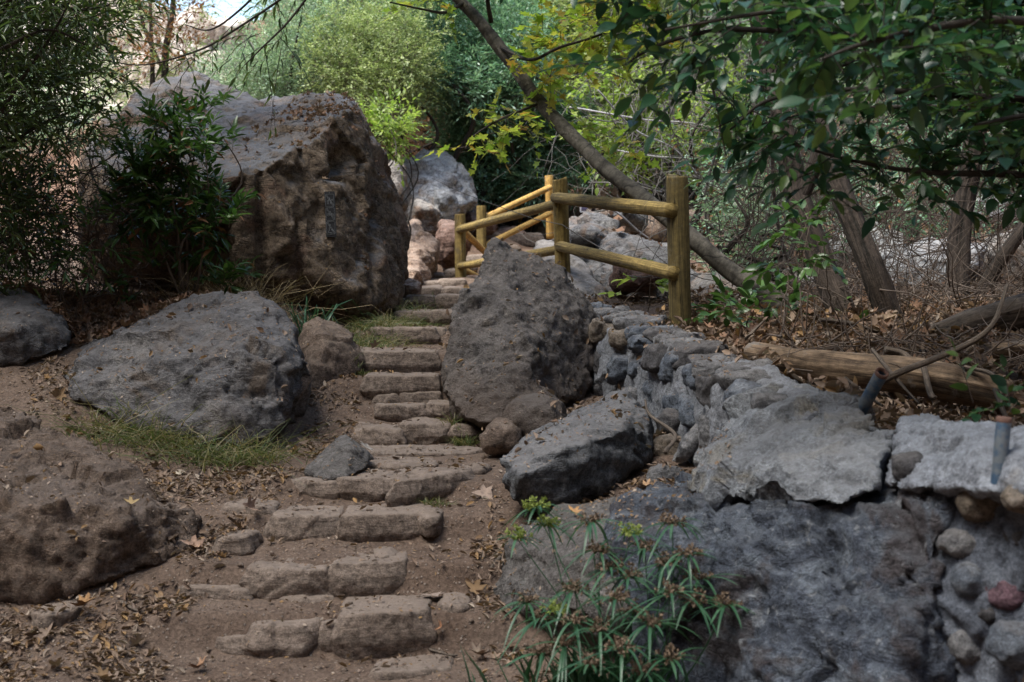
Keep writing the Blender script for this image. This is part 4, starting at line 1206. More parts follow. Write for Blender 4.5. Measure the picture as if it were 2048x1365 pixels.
# ------------------------------------------------------------------ trunks
M['smooth_bark'] = bark_mat('smooth_olive_bark', (0.04, 0.036, 0.028), (0.10, 0.09, 0.072), us=1.2, vs=6, bump=0.012, patch=(0.15, 0.135, 0.115))
M['shaggy_bark'] = bark_mat('shaggy_brown_bark', (0.02, 0.016, 0.012), (0.085, 0.065, 0.052), us=11, vs=1.3, bump=0.06)
M['dark_bark'] = bark_mat('dark_bark', (0.02, 0.017, 0.013), (0.06, 0.05, 0.04), us=5, vs=3, bump=0.008)
M['grey_twig'] = plain('grey_twig', (0.15, 0.14, 0.13), 0.85, var=0.8, sc=8)
M['brown_twig'] = plain('brown_twig', (0.10, 0.075, 0.058), 0.85, var=0.8, sc=8)
M['pale_twig'] = plain('pale_dead_branch', (0.42, 0.41, 0.42), 0.85, var=0.6, sc=12)
M['log'] = bark_mat('barkless_log', (0.08, 0.055, 0.036), (0.22, 0.155, 0.10), us=8, vs=1.3, bump=0.012, patch=(0.16, 0.14, 0.12))
M['drift'] = bark_mat('driftwood', (0.05, 0.04, 0.032), (0.145, 0.115, 0.09), us=6, vs=2, bump=0.006)


def tube_obj(name, pts, rad, mat, sides=14, n=8, rough=0.0, rf=4, ridges=0.0, parent=None, seed=0, label=None, cat=None, group=None):
    me = tube_mesh(name, pts, rad, sides, n, rough, rf, seed, ridges)
    o = link(name, me, mat, parent, Vector(pts[0]) if parent is None else None)
    if parent is None: tag(o, label, cat, group)
    return o


def chain(*p): return [P(*q) for q in p]


lean_tree = empty('leaning_tree', P(1545, 600, 10.9), 'smooth olive leaning trunk crossing the view, with yellow-green lobed leaves', 'tree')
tube_obj('trunk', chain((1580, 640, 10.9), (1530, 588, 10.9), (1460, 543, 11.0), (1400, 490, 11.1), (1320, 425, 11.3), (1262, 378, 11.5), (1210, 338, 11.7), (1160, 288, 11.9), (1110, 238, 12.1), (1060, 180, 12.3), (1010, 108, 12.5), (960, 45, 12.6), (905, -15, 12.7), (840, -120, 12.8), (780, -300, 13)),
         [.16, .09, .070, .067, .065, .063, .062, .060, .058, .056, .054, .052, .05, .045, .04], M['smooth_bark'], 22, 9, rough=0.010, rf=2.5, parent=lean_tree, seed=3)
for k, (pts, r) in enumerate([(((982, 45, 12.55), (975, -10, 12.4), (985, -80, 12.2)), (.022, .018, .012)), (((930, 5, 12.65), (890, 25, 12.4), (850, 20, 12.0), (780, 5, 11.6)), (.02, .015, .01, .006)),
                              (((1000, 95, 12.5), (1060, 120, 12.0), (1120, 95, 11.6), (1200, 70, 11.4), (1300, 20, 11.2)), (.018, .015, .012, .009, .006)), (((1085, 205, 12.2), (1010, 235, 12.0), (950, 270, 11.8), (930, 300, 11.7)), (.014, .01, .007, .004))]):
    tube_obj('limb', chain(*pts), r, M['dark_bark'], 8, 6, parent=lean_tree)

shag = empty('shaggy_tree', P(1710, 680, 10.6), 'left twin shaggy trunk with peeling brown bark rising out of the brush', 'tree', 'shaggy-barked trunks in the brush')
tube_obj('trunk', chain((1740, 730, 10.6), (1700, 660, 10.6), (1650, 540, 10.7), (1612, 440, 10.8), (1590, 370, 10.9), (1560, 240, 11.0), (1535, 120, 11.2), (1500, -40, 11.4), (1470, -200, 11.6)), [.14, .11, .095, .09, .085, .08, .075, .07, .06], M['shaggy_bark'], 28, 12, rough=0.012, ridges=0.012, parent=shag, seed=5)
tube_obj('limb', chain((1600, 400, 10.85), (1640, 300, 10.9), (1660, 200, 11.1), (1655, 60, 11.3), (1680, -100, 11.5)), [.06, .055, .05, .045, .04], M['shaggy_bark'], 16, 8, rough=0.008, ridges=0.006, parent=shag, seed=6)
shag2 = empty('shaggy_tree', P(1800, 680, 10.3), 'right twin shaggy trunk, straighter and paler, rising out of the brush', 'tree', 'shaggy-barked trunks in the brush')
tube_obj('trunk', chain((1825, 740, 10.3), (1790, 660, 10.3), (1745, 540, 10.3), (1705, 440, 10.4), (1670, 350, 10.5), (1630, 220, 10.6), (1610, 80, 10.7), (1580, -80, 10.9)), [.13, .1, .09, .085, .08, .075, .07, .06], M['shaggy_bark'], 28, 12, rough=0.012, ridges=0.012, parent=shag2, seed=8)
shag3 = empty('shaggy_tree', P(1915, 640, 11.8), 'dim greyish trunk behind the leaves near the right edge', 'tree', 'shaggy-barked trunks in the brush')
tube_obj('trunk', chain((1915, 680, 11.8), (1915, 560, 11.8), (1925, 420, 11.9), (1950, 280, 12.0), (1970, 140, 12.1), (2010, -60, 12.3)), [.12, .1, .09, .09, .085, .08], M['shaggy_bark'], 20, 10, rough=0.01, ridges=0.008, parent=shag3, seed=9)
tube_obj('trunk', chain((1950, 640, 11.7), (1990, 540, 11.6), (2060, 440, 11.5), (2150, 300, 11.5)), [.08, .06, .05, .045], M['shaggy_bark'], 16, 8, rough=0.01, ridges=0.006, parent=shag3, seed=10)


# ------------------------------------------------------------------ leaves
TPL = {}
TPL['far'] = (np.array([(0, 0, 0), (.45, .5, .04), (1, 0, -.05), (.45, -.5, .04)], float), [np.array([(0, 1, 2, 3)])])
TPL['blade'] = (np.array([(0, 0, 0), (.28, .5, .06), (.28, 0, 0), (.28, -.5, .06), (.66, .40, .0), (.66, 0, -.05), (.66, -.40, .0), (1, 0, -.16)], float),
                [np.array([(0, 2, 1), (0, 3, 2), (4, 5, 7), (5, 6, 7)]), np.array([(1, 2, 5, 4), (2, 3, 6, 5)])])
TPL['ovate'] = (np.array([(0, 0, 0), (.12, .28, .03), (.12, -.28, .03), (.35, .5, .05), (.35, 0, -.02), (.35, -.5, .05), (.65, .42, .01), (.65, 0, -.06), (.65, -.42, .01), (.86, .2, -.08), (.86, -.2, -.08), (1.0, 0, -.17)], float),
                [np.array([(0, 4, 1), (0, 2, 4), (1, 4, 3), (2, 5, 4), (7, 10, 9), (9, 10, 11)]), np.array([(3, 4, 7, 6), (4, 5, 8, 7)]), np.array([(6, 7, 9), (7, 8, 10)])])
_a = [(0.0, .02), (.05, .22), (-.05, .50), (.28, .30), (.38, .52), (.52, .40), (.55, .17), (.72, .14), (1, 0)]
_o = [(x, y, 0.10 * abs(y)) for x, y in _a] + [(x, -y, 0.10 * abs(y)) for x, y in _a[::-1][1:]]
TPL['lobed'] = (np.array([(.33, 0, -.03)] + _o, float), [np.array([(0, i, i + 1) for i in range(1, len(_o))])])
_c = TPL['lobed'][0].copy()
_c[:, 2] = 0.75 * np.abs(_c[:, 1]) ** 1.1 + 0.35 * _c[:, 0] ** 2
_c[:, 1] *= .8
TPL['curl'] = (_c, TPL['lobed'][1])
_d = TPL['blade'][0].copy()
_d[:, 2] = [0, .28, 0, .22, .30, .08, .34, .25]
TPL['dryblade'] = (_d, TPL['blade'][1])


def leaves(name, Pp, D, U, L, Wd, tpl='blade'):
    """one mesh of many leaves; Pp base points, D direction, U up hint, L length, Wd width ratio"""
    t, fs = TPL[tpl]
    n = len(Pp)
    D = D / (np.linalg.norm(D, axis=1)[:, None] + 1e-9)
    Sd = np.cross(D, U)
    Sd /= np.linalg.norm(Sd, axis=1)[:, None] + 1e-9
    Nn = np.cross(Sd, D)
    L = np.broadcast_to(L, (n,))
    Wd = np.broadcast_to(Wd, (n,))
    V = Pp[:, None] + L[:, None, None] * (t[None, :, 0:1] * D[:, None] + (Wd[:, None, None] * t[None, :, 1:2]) * Sd[:, None] + t[None, :, 2:3] * Nn[:, None])
    k = len(t)
    off = (np.arange(n) * k)[:, None, None]
    return quads_mesh(name, V.reshape(-1, 3), [(f[None] + off).reshape(-1, f.shape[1]) for f in fs])


def rnd_dir(n, up=0.0):
    v = RG.normal(size=(n, 3))
    v[:, 2] += up
    return v / np.linalg.norm(v, axis=1)[:, None]


def sprays(centres, radii, n_tw, per, tw_len, llen, droop=0.0, spread=0.8, up=0.3, shell=0.55):
    """twigs scattered through a set of ellipsoid clumps; returns leaf arrays and twig lines"""
    C_ = np.array([tuple(c) for c in centres], float)
    Rr = np.array([tuple(r) if hasattr(r, '__len__') else (r, r, r) for r in radii], float)
    w = Rr.prod(1) ** (2 / 3)
    idx = RG.choice(len(C_), n_tw, p=w / w.sum())
    v = rnd_dir(n_tw)
    rad = (shell + (1 - shell) * RG.random(n_tw)) ** 1.0
    start = C_[idx] + v * rad[:, None] * Rr[idx]
    td = v + np.array([0, 0, up]) + 0.6 * RG.normal(size=(n_tw, 3))
    td /= np.linalg.norm(td, axis=1)[:, None]
    tl = tw_len * (0.6 + 0.8 * RG.random(n_tw))
    s = np.linspace(0.1, 1.0, per)
    sag = np.zeros((n_tw, per, 3))
    sag[:, :, 2] = -droop * (s[None] ** 2) * tl[:, None]
    Pp = start[:, None] + td[:, None] * (s[None, :, None] * tl[:, None, None]) + sag
    side = np.cross(td, np.array([0.1, 0.2, 1.0]))
    side /= np.linalg.norm(side, axis=1)[:, None] + 1e-9
    sg = np.where(np.arange(per) % 2 == 0, 1, -1)
    D = td[:, None] * (1.0) + side[:, None] * (sg[None, :, None] * spread) + 0.35 * RG.normal(size=(n_tw, per, 3)) + np.array([0, 0, -droop])
    D[:, -1] = td + np.array([0, 0, -droop])
    U = np.zeros((n_tw, per, 3)) + np.array([0, 0, 1.0]) + 0.45 * RG.normal(size=(n_tw, per, 3))
    k = 4
    ss = np.linspace(0, 1, k)
    line = start[:, None] - td[:, None] * 0.15 * tl[:, None, None] + td[:, None] * (ss[None, :, None] * 1.15 * tl[:, None, None])
    line[:, :, 2] += -droop * (ss[None] ** 2) * tl[:, None]
    L = llen * (0.6 + 0.7 * RG.random(n_tw * per))
    return Pp.reshape(-1, 3), D.reshape(-1, 3), U.reshape(-1, 3), L, line


LM = {}
LM['grey_green'] = leaf_mat('grey_green_leaf', [(0.10, 0.17, 0.105), (0.21, 0.32, 0.20), (0.37, 0.48, 0.32), (0.16, 0.26, 0.155)], 0.5)
LM['yellow_green'] = leaf_mat('yellow_green_leaf', [(0.12, 0.18, 0.065), (0.25, 0.33, 0.12), (0.40, 0.46, 0.22), (0.17, 0.23, 0.09)], 0.5)
LM['laurel'] = leaf_mat('laurel_leaf', [(0.05, 0.12, 0.075), (0.12, 0.25, 0.15), (0.28, 0.44, 0.30), (0.075, 0.17, 0.10)], 0.38)
LM['bright'] = leaf_mat('bright_sapling_leaf', [(0.11, 0.19, 0.03), (0.20, 0.29, 0.05), (0.28, 0.34, 0.09)], 0.45, 0.5)
LM['syc'] = leaf_mat('sycamore_leaf', [(0.16, 0.26, 0.03), (0.30, 0.42, 0.06), (0.42, 0.42, 0.08), (0.24, 0.35, 0.05), (0.42, 0.24, 0.05)], 0.5, 0.55)
LM['oval'] = leaf_mat('dark_oval_leaf', [(0.008, 0.035, 0.014), (0.022, 0.07, 0.028), (0.04, 0.11, 0.035), (0.09, 0.15, 0.03), (0.014, 0.05, 0.03), (0.03, 0.09, 0.05)], 0.4, 0.35, 0.5)
LM['willow'] = leaf_mat('dark_willow_leaf', [(0.022, 0.042, 0.016), (0.055, 0.095, 0.028), (0.10, 0.155, 0.035), (0.035, 0.06, 0.02)], 0.38, 0.3)
LM['oleander'] = leaf_mat('shrub_leaf', [(0.018, 0.05, 0.014), (0.045, 0.105, 0.022), (0.08, 0.16, 0.035), (0.03, 0.07, 0.02)], 0.36, 0.3)
LM['rust'] = leaf_mat('rust_dead_leaf', [(0.10, 0.045, 0.02), (0.26, 0.12, 0.045), (0.16, 0.08, 0.04)], 0.7, 0.3)
LM['litter'] = leaf_mat('dry_litter', [(0.08, 0.052, 0.036), (0.16, 0.11, 0.078), (0.25, 0.18, 0.13), (0.19, 0.13, 0.095), (0.33, 0.27, 0.215), (0.12, 0.075, 0.05), (0.27, 0.165, 0.07), (0.19, 0.145, 0.12)], 0.75, 0.1, 0.3)
LM['orange_litter'] = leaf_mat('rust_litter', [(0.08, 0.045, 0.03), (0.16, 0.095, 0.06), (0.22, 0.125, 0.075), (0.13, 0.085, 0.06), (0.28, 0.205, 0.14)], 0.75, 0.15, 0.3)
LM['grass'] = leaf_mat('grass_blade', [(0.035, 0.07, 0.014), (0.08, 0.12, 0.025), (0.22, 0.18, 0.08), (0.05, 0.09, 0.018), (0.28, 0.22, 0.12)], 0.5, 0.35)
LM['sedge'] = leaf_mat('sedge_leaf', [(0.02, 0.07, 0.03), (0.04, 0.115, 0.055), (0.075, 0.16, 0.085)], 0.4, 0.3)
LM['sedge_brown'] = leaf_mat('sedge_brown_head', [(0.10, 0.065, 0.04), (0.16, 0.11, 0.07), (0.21, 0.15, 0.10)], 0.8, 0.05)
LM['sedge_green'] = leaf_mat('sedge_green_head', [(0.20, 0.27, 0.06), (0.32, 0.38, 0.10), (0.26, 0.30, 0.08)], 0.8, 0.3)
LM['straw'] = leaf_mat('straw', [(0.30, 0.22, 0.11), (0.42, 0.33, 0.19), (0.22, 0.15, 0.08)], 0.8, 0.2)


def crown(root, cs, rs, n_tw, per, tw, ll, wr, mat, tpl='blade', twig_r=0.003, twig_mat='brown_twig', droop=0.1, spread=0.8, up=0.3, shell=0.4, keep_twigs=0.5, name='crown', dead=0.0):
    Pp, D, U, L, line = sprays(cs, rs, n_tw, per, tw, ll, droop, spread, up, shell)
    if dead:
        m = RG.random(len(Pp)) < dead
        link('dead_leaves', leaves('dead', Pp[m], D[m] * [1, 1, .3] - [0, 0, .6], U[m], L[m], wr, tpl), LM['rust'], root, smooth=False)
        Pp, D, U, L = Pp[~m], D[~m], U[~m], L[~m]
    link(name, leaves(name, Pp, D, U, L, wr, tpl), mat, root, smooth=False)
    if keep_twigs:
        q = line[:int(len(line) * keep_twigs)]
        r = np.linspace(twig_r, twig_r * .4, q.shape[1])[None] * np.ones((len(q), 1))
        link('twigs', multi_tubes('twigs', q, r), M[twig_mat], root, smooth=False)


def stems(root, base, tips, r0, mat, bend=0.15, name='stem', rough=0.004):
    for i, tp in enumerate(tips):
        a, b = Vector(base), Vector(tp)
        m1 = a.lerp(b, .35) + Vector((RG.normal() * bend, RG.normal() * bend, 0))
        m2 = a.lerp(b, .7) + Vector((RG.normal() * bend, RG.normal() * bend, 0))
        st = a + Vector((RG.normal() * r0 * 2, RG.normal() * r0 * 2, -0.15))
        link(name, tube_mesh(name, [st, m1, m2, b], [r0, r0 * .8, r0 * .55, r0 * .25], 8, 6, rough=rough, seed=i), mat, root)


def clumps(px0, px1, py0, py1, Y, dY, n, r, seed, shape=None):
    """clump centres inside a pixel box"""
    rg = np.random.default_rng(seed)
    cs, rs_ = [], []
    while len(cs) < n:
        px, py = rg.uniform(px0, px1), rg.uniform(py0, py1)
        if shape and not shape(px, py): continue
        y = Y + rg.uniform(-dY, dY)
        cs.append(P(px, py, y))
        k = r * rg.uniform(.6, 1.35)
        rs_.append((k, k * .9, k * .8))
    return cs, rs_


def bush(name, label, cat, mat, box, n, r, n_tw, per, tw, ll, wr, seed, tpl='far', shape=None, group=None, base=None, stem_r=0.04, **kw):
    px0, px1, py0, py1, Y, dY = box
    cs, rs_ = clumps(px0, px1, py0, py1, Y, dY, n, r, seed, shape)
    x = (px0 + px1) / 2
    bx = P(x, 500, Y).x
    b = base if base is not None else Vector((bx, Y, float(gz([bx], [Y])[0])))
    root = empty(name, b, label, cat, group)
    crown(root, cs, rs_, n_tw, per, tw, ll, wr, mat, tpl, **kw)
    k = min(9, len(cs))
    stems(root, b, [cs[i] for i in range(0, len(cs), max(1, len(cs) // k))][:k], stem_r, M['dark_bark'], 0.3)
    return root


# far wood covering the hillside: things near enough to tell apart, then one mass
TF = 'bushes and small trees on the far slope'
bush('grey_green_bush', 'grey-green small-leaved bush behind the peak of the huge boulder', 'bush', LM['grey_green'], (410, 640, 30, 260, 22, 1.3), 70, .42, 5200, 9, .30, .05, .42, 1, group=TF, shape=lambda x, y: y > 50 + (580 - x) * .8 if x < 580 else True, stem_r=.05)
bush('grey_green_bush', 'taller grey-green bush between the peaked bush and the olive-yellow one', 'bush', LM['grey_green'], (560, 700, -80, 210, 24, 1.3), 55, .5, 4200, 9, .32, .055, .42, 2, group=TF, stem_r=.05)
bush('olive_bush', 'olive-yellow fluffy bush right of centre left, above the huge boulder edge', 'bush', LM['yellow_green'], (660, 830, 30, 215, 21, 1.0), 55, .42, 5000, 9, .24, .05, .45, 3, group=TF, stem_r=.05)
bush('laurel_tree', 'blue-green laurel tree filling the top centre left of the leaning trunk', 'tree', LM['laurel'], (810, 1060, -80, 200, 22.5, 1.2), 80, .45, 5800, 9, .30, .085, .30, 4, group=TF, stem_r=.07)
bush('laurel_bush', 'dark laurel bush under the leaning trunk, above the pale grey fence-side rock', 'bush', LM['laurel'], (920, 1160, 200, 390, 22.8, .7), 80, .32, 5600, 9, .24, .085, .30, 5, group=TF, stem_r=.05)
bush('bright_sapling', 'bright yellow-green sapling peeping from behind the huge boulder', 'sapling', LM['bright'], (735, 800, 232, 292, 17.5, .3), 10, .17, 150, 9, .30, .075, .4, 6, 'blade', group=TF, stem_r=.015)
bush('olive_bush', 'olive bush above the laurel tree far up the slope', 'bush', LM['yellow_green'], (640, 900, -220, -10, 28, 1.5), 50, .8, 3600, 9, .4, .08, .45, 7, group=TF)
bush('laurel_bush', 'small dark bush in the shade above the tall blue-grey boulder', 'bush', LM['laurel'], (840, 960, 110, 220, 27, .8), 22, .4, 1300, 9, .3, .07, .3, 8, group=TF, dead=.1)
bush('rusty_bush', 'rust-brown dead bush in the dark hollow above the tall boulder', 'bush', LM['rust'], (790, 900, 200, 300, 26, .8), 16, .45, 700, 8, .35, .06, .4, 9, group=TF, keep_twigs=1.0)
# right half: thin scrub with bare twigs
for i, (bx, mt, lb, n, nt, ll) in enumerate([((1180, 1360, -60, 200, 24, 2), 'yellow_green', 'sparse yellow-green scrub just right of the leaning trunk', 40, 1700, .08),
                                ((1180, 1420, 160, 350, 26, 1.5), 'grey_green', 'grey-green scrub behind the far rails', 40, 1700, .07),
                                ((1380, 1640, 60, 330, 25, 2), 'grey_green', 'dim scrub left of the shaggy trunks on the far slope', 42, 1800, .08),
                                ((1380, 1700, -160, 60, 27, 2), 'laurel', 'dark scrub high above the shaggy trunks', 40, 2200, .09),
                                ((1660, 2100, 60, 400, 24, 2), 'grey_green', 'grey-green scrub behind the dark overhanging leaves at right', 50, 2000, .08),
                                ((1660, 2150, -200, 60, 26, 2), 'laurel', 'dark scrub at the top right corner of the slope', 50, 2400, .1),
                                ((1040, 1220, -180, 60, 26, 2), 'yellow_green', 'yellow-green scrub above the bend of the leaning trunk', 40, 2200, .08)]):
    bush('scrub', lb, 'bush', LM[mt], bx, n, .55, int(nt * 2.4), 8, .4, ll * 1.1, .5, 20 + i, group=TF, keep_twigs=.5, shell=.2)
# one far mass further up the hill
cs, rs_ = [], []
for i in range(420):
    x = RG.uniform(-14, 26)
    y = RG.uniform(30, 46)
    if -11.5 < x / y * 38 < -5.2: continue
    z = float(gz([x], [y])[0])
    k = RG.uniform(.8, 1.7)
    cs.append((x, y, z + k * .6))
    rs_.append((k, k, k))
Pp, D, U, L, line = sprays(cs, rs_, 26000, 8, .5, .12, .1, .8, .3, .5)
o = link('far_undergrowth', leaves('far', Pp, D, U, L, .5, 'far'), LM['grey_green'], None, Vector((0, 36, CZ)), smooth=False)
tag(o, 'mass of far bushes covering the upper slope', 'undergrowth', None, 'stuff')

# the cliff at top left
rock('cliff', [[Vector(v) for v in ((-20, 40, 2), (-4.5, 42, 2), (-20, 41, 10), (-12, 42, 10.3), (-8.6, 43, 9.4), (-6.5, 44, 8.0), (-5, 44, 5), (-20, 55, 10), (-6, 55, 5), (-9, 50, 9), (-14, 39, 5), (-9, 40.5, 6.5))]], M['cliff'], voxel=0.22, seed=80, big=.6, fac=.5, ff=.5, bf=.3, fine=.1,
     nf=2, strata=.3, sdir=(.1, .1, 1), sf=5, label='sunlit tan cliff beyond the trees at the top left', cat='cliff', litter=False)
bare = empty('bare_tree', P(345, 200, 24), 'thin brown-leaved tree standing in front of the bright cliff', 'tree')
for (pts, r) in (((335, 260, 24), (330, 120, 24), (345, 20, 24), (350, -90, 24)), (.07, .06, .05, .04)), (((330, 150, 24), (290, 60, 24), (270, -20, 24)), (.035, .03, .02)), (((300, 250, 23.8), (305, 150, 23.8), (300, 0, 23.8)), (.05, .04, .03)):
    tube_obj('trunk', chain(*pts), r, M['shaggy_bark'], 10, 6, rough=.01, parent=bare)
cs, rs_ = clumps(240, 400, -40, 130, 23.8, 1, 34, .35, 5)
crown(bare, cs, rs_, 260, 8, .35, .09, .38, LM['rust'], 'far', keep_twigs=1.0, shell=.2)
cs, rs_ = clumps(120, 420, -60, 200, 24.5, 1, 44, .4, 15)
crown(bare, cs, rs_, 520, 8, .35, .08, .38, LM['yellow_green'], 'far', keep_twigs=1.0, shell=.2, name='green_leaves')

# yellow-green lobed leaves of the leaning tree
cs, rs_ = [], []
for (x0, x1, y0, y1, Y, n) in ((1040, 1180, 60, 160, 12.0, 9), (960, 1120, 150, 250, 12.4, 9), (925, 970, 250, 300, 11.8, 3), (1180, 1330, 0, 120, 11.6, 8), (1060, 1300, -60, 40, 11.5, 9), (850, 900, -20, 20, 12.2, 3), (1180, 1260, 200, 300, 12.5, 4)):
    a, b_ = clumps(x0, x1, y0, y1, Y, .3, n, .14, int(x0))
    cs += a
    rs_ += b_
crown(lean_tree, cs, rs_, 220, 6, .28, .085, .95, LM['syc'], 'lobed', keep_twigs=1.0, shell=.1, droop=.3, name='leaves')

# ------------------------------------------------------------------ near vegetation, right
def branch_crown(root, lines, per_m, tw, per, ll, wr, mat, tpl, spreadr=.25, droop=.25, name='leaves', twig_r=.0035, spread=.9):
    """leafy twigs hung along branch lines (lists of points with radii)"""
    pp, dd = [], []
    for ln in lines:
        c = catmull(ln, 8)
        for a, b in zip(c[:-1], c[1:]):
            L = (b - a).length
            for _ in range(np.random.default_rng(int(abs(a.x * 1e4)) + len(pp)).poisson(per_m * L)):
                t = RG.random()
                q = a.lerp(b, t)
                pp.append((q.x, q.y, q.z))
                dd.append(tuple((b - a).normalized()))
    pp, dd = np.array(pp), np.array(dd)
    n = len(pp)
    pp = pp + RG.normal(size=(n, 3)) * spreadr * .25
    td = dd * .6 + RG.normal(size=(n, 3)) * .7 + np.array([0, 0, .0])
    td /= np.linalg.norm(td, axis=1)[:, None]
    tl = tw * (.5 + RG.random(n))
    s = np.linspace(.15, 1, per)
    Pq = pp[:, None] + td[:, None] * (s[None, :, None] * tl[:, None, None])
    Pq[:, :, 2] -= droop * s[None] ** 2 * tl[:, None]
    side = np.cross(td, [0.1, .1, 1.0])
    side /= np.linalg.norm(side, axis=1)[:, None] + 1e-9
    sg = np.where(np.arange(per) % 2 == 0, 1, -1)
    D = td[:, None] + side[:, None] * (sg[None, :, None] * spread) + .3 * RG.normal(size=(n, per, 3)) - np.array([0, 0, droop * 1.6])
    D[:, -1] = td - np.array([0, 0, droop])
    U = np.zeros((n, per, 3)) + np.array([0, 0, 1.]) + .4 * RG.normal(size=(n, per, 3))
    L = ll * (.4 + 1.0 * RG.random(n * per))
    link(name, leaves(name, Pq.reshape(-1, 3), D.reshape(-1, 3), U.reshape(-1, 3), L, wr, tpl), mat, root, smooth=False)
    ss = np.linspace(0, 1, 4)
    ln = pp[:, None] + td[:, None] * (ss[None, :, None] * tl[:, None, None])
    ln[:, :, 2] -= droop * ss[None] ** 2 * tl[:, None]
    link('twigs', multi_tubes('twigs', ln, np.linspace(twig_r, twig_r * .4, 4)[None] * np.ones((n, 1))), M['dark_bark'], root, smooth=False)


oval = empty('broadleaf_tree', P(2420, 700, 7.6), 'tree outside the right edge whose boughs of dark oval leaves overhang the wall', 'tree')
tube_obj('trunk', chain((2420, 760, 7.6), (2400, 500, 7.6), (2350, 300, 7.5), (2280, 100, 7.4), (2250, -150, 7.3), (2200, -500, 7.2), (2100, -900, 7.0)), [.16, .14, .13, .12, .1, .09, .06], M['dark_bark'], 18, 8, rough=.01, parent=oval)
OB = [chain((2380, 380, 7.5), (2200, 370, 7.2), (2048, 350, 7.0), (1860, 345, 6.8), (1720, 325, 6.7), (1590, 290, 6.6)),
      chain((2300, 150, 7.4), (2100, 120, 7.0), (1850, 90, 6.6), (1650, 70, 6.4), (1450, 60, 6.3), (1320, 90, 6.3), (1250, 130, 6.3)),
      chain((2300, 180, 7.4), (2100, 200, 7.2), (1900, 190, 7.0), (1700, 180, 6.9), (1540, 200, 6.8), (1460, 260, 6.7)),
      chain((2280, 60, 7.3), (2050, 0, 6.6), (1850, -30, 6.2), (1650, 10, 5.9), (1500, 30, 5.8), (1330, 60, 5.8)),
      chain((2350, 260, 7.5), (2150, 230, 7.4), (1980, 220, 7.3), (1800, 215, 7.3), (1640, 225, 7.2), (1480, 260, 7.1)),
      chain((2300, 100, 7.3), (2150, 60, 6.4), (2000, 40, 5.8), (1850, 60, 5.4), (1720, 90, 5.2), (1640, 120, 5.1)),
      chain((2280, -50, 7.3), (2000, -120, 6.8), (1700, -140, 6.4), (1400, -120, 6.2), (1200, -60, 6.1)),
      chain((2350, 250, 7.5), (2200, 240, 6.5), (2070, 230, 6.0), (1950, 250, 5.8)),
      chain((2200, 330, 7.3), (2050, 330, 7.1), (1950, 350, 7.0)),
      chain((2280, 0, 7.3), (2100, -40, 7.9), (1900, 20, 8.2), (1750, 110, 8.2), (1600, 150, 8.2), (1500, 180, 8.1))]
for i, ln in enumerate(OB):
    tube_obj('bough', ln, [.03, .024, .018, .014, .009, .005], M['dark_bark'], 8, 6, parent=oval, rough=.002)
branch_crown(oval, OB, 34, .28, 7, .092, .46, LM['oval'], 'ovate', .42, .02)
cs, rs_ = clumps(1480, 2150, -80, 230, 8.8, .8, 60, .3, 47, lambda x, y: y < 60 + (x - 1480) * .33)
crown(oval, cs, rs_, 620, 7, .3, .095, .46, LM['oval'], 'blade', shell=.1, name='inner_leaves')
# unseen crown added above the frame to shade the foreground
cs, rs_ = [], []
rg = np.random.default_rng(77)
for i in range(260):
    cs.append((rg.uniform(-1.5, 8), rg.uniform(-2, 15.0), CZ + rg.uniform(3.3, 5.2)))
    rs_.append((.5, .5, .3))
crown(oval, cs, rs_, 4400, 7, .4, .14, .5, LM['oval'], 'far', shell=.1, name='added_shade_crown')

# sprigs hanging low round the front post and the brush
for i, (box, n, nt, lb) in enumerate([((1430, 1600, 620, 690, 10.1, .3), 9, 40, 'young green plant with broad leaves growing against the wall beside the thick front post'),
                                      ((1590, 1700, 640, 700, 10.2, .3), 5, 14, 'sparse green sprigs at the foot of the shaggy trunks'),
                                      ((1250, 1330, 555, 600, 11.6, .2), 3, 7, 'few bright leaves sprouting just below the lower rail'),
                                      ((1560, 1640, 440, 560, 9.6, .3), 7, 22, 'thin green shoots hanging beside the left twin trunk'),
                                      ((1380, 1500, 600, 660, 11.4, .3), 6, 18, 'low leafy shoots right behind the thick front post'),
                                      ((1930, 2060, 780, 840, 6.2, .15), 4, 9, 'dark round-leaved sprig over the wall next to the upright pipe')]):
    cs, rs_ = clumps(*box, n, .13 if i else .17, 90 + i)
    bx = cs[0]
    b = Vector((np.mean([c.x for c in cs]), box[4], 0))
    b.z = float(gz([b.x], [b.y])[0])
    root = empty('leafy_plant', b, lb, 'plant', 'leafy plants in the brush')
    crown(root, cs, rs_, nt, 6, .2, .10 if i != 5 else .07, .5, LM['bright'] if i in (2,) else LM['oval' if i == 5 else 'oleander'], 'ovate', keep_twigs=1.0, shell=.2, droop=.2)
    stems(root, b, cs[:4], .006, M['brown_twig'], .05)

# bare tangle of twigs, in its own stands
def tangle(name, label, mat, box, n, length, r, seed, k=9, wander=.35, up=.6, cat='twigs', kind=None, aim=None):
    rg = np.random.default_rng(seed)
    px0, px1, py0, py1, Y, dY = box
    st = np.array([tuple(P(rg.uniform(px0, px1), rg.uniform(py0, py1), Y + rg.uniform(-dY, dY))) for _ in range(n)])
    d = rg.normal(size=(n, 3)) * [1, .8, .7] + [0, 0, up]
    if aim is not None: d = d * .4 + np.array(aim)
    d /= np.linalg.norm(d, axis=1)[:, None]
    L = length * rg.uniform(.5, 1.5, n)
    pts = [st]
    for j in range(k - 1):
        d = d + rg.normal(size=(n, 3)) * wander
        d /= np.linalg.norm(d, axis=1)[:, None]
        pts.append(pts[-1] + d * (L / k)[:, None])
    Pn = np.stack(pts, 1)
    rr_ = r * rg.uniform(.5, 1.6, n)
    me = multi_tubes(name, Pn, rr_[:, None] * np.linspace(1, .3, k)[None], 4)
    o = link(name, me, M[mat], None, Pn[0, 0], smooth=True)
    return tag(o, label, cat, None, kind)


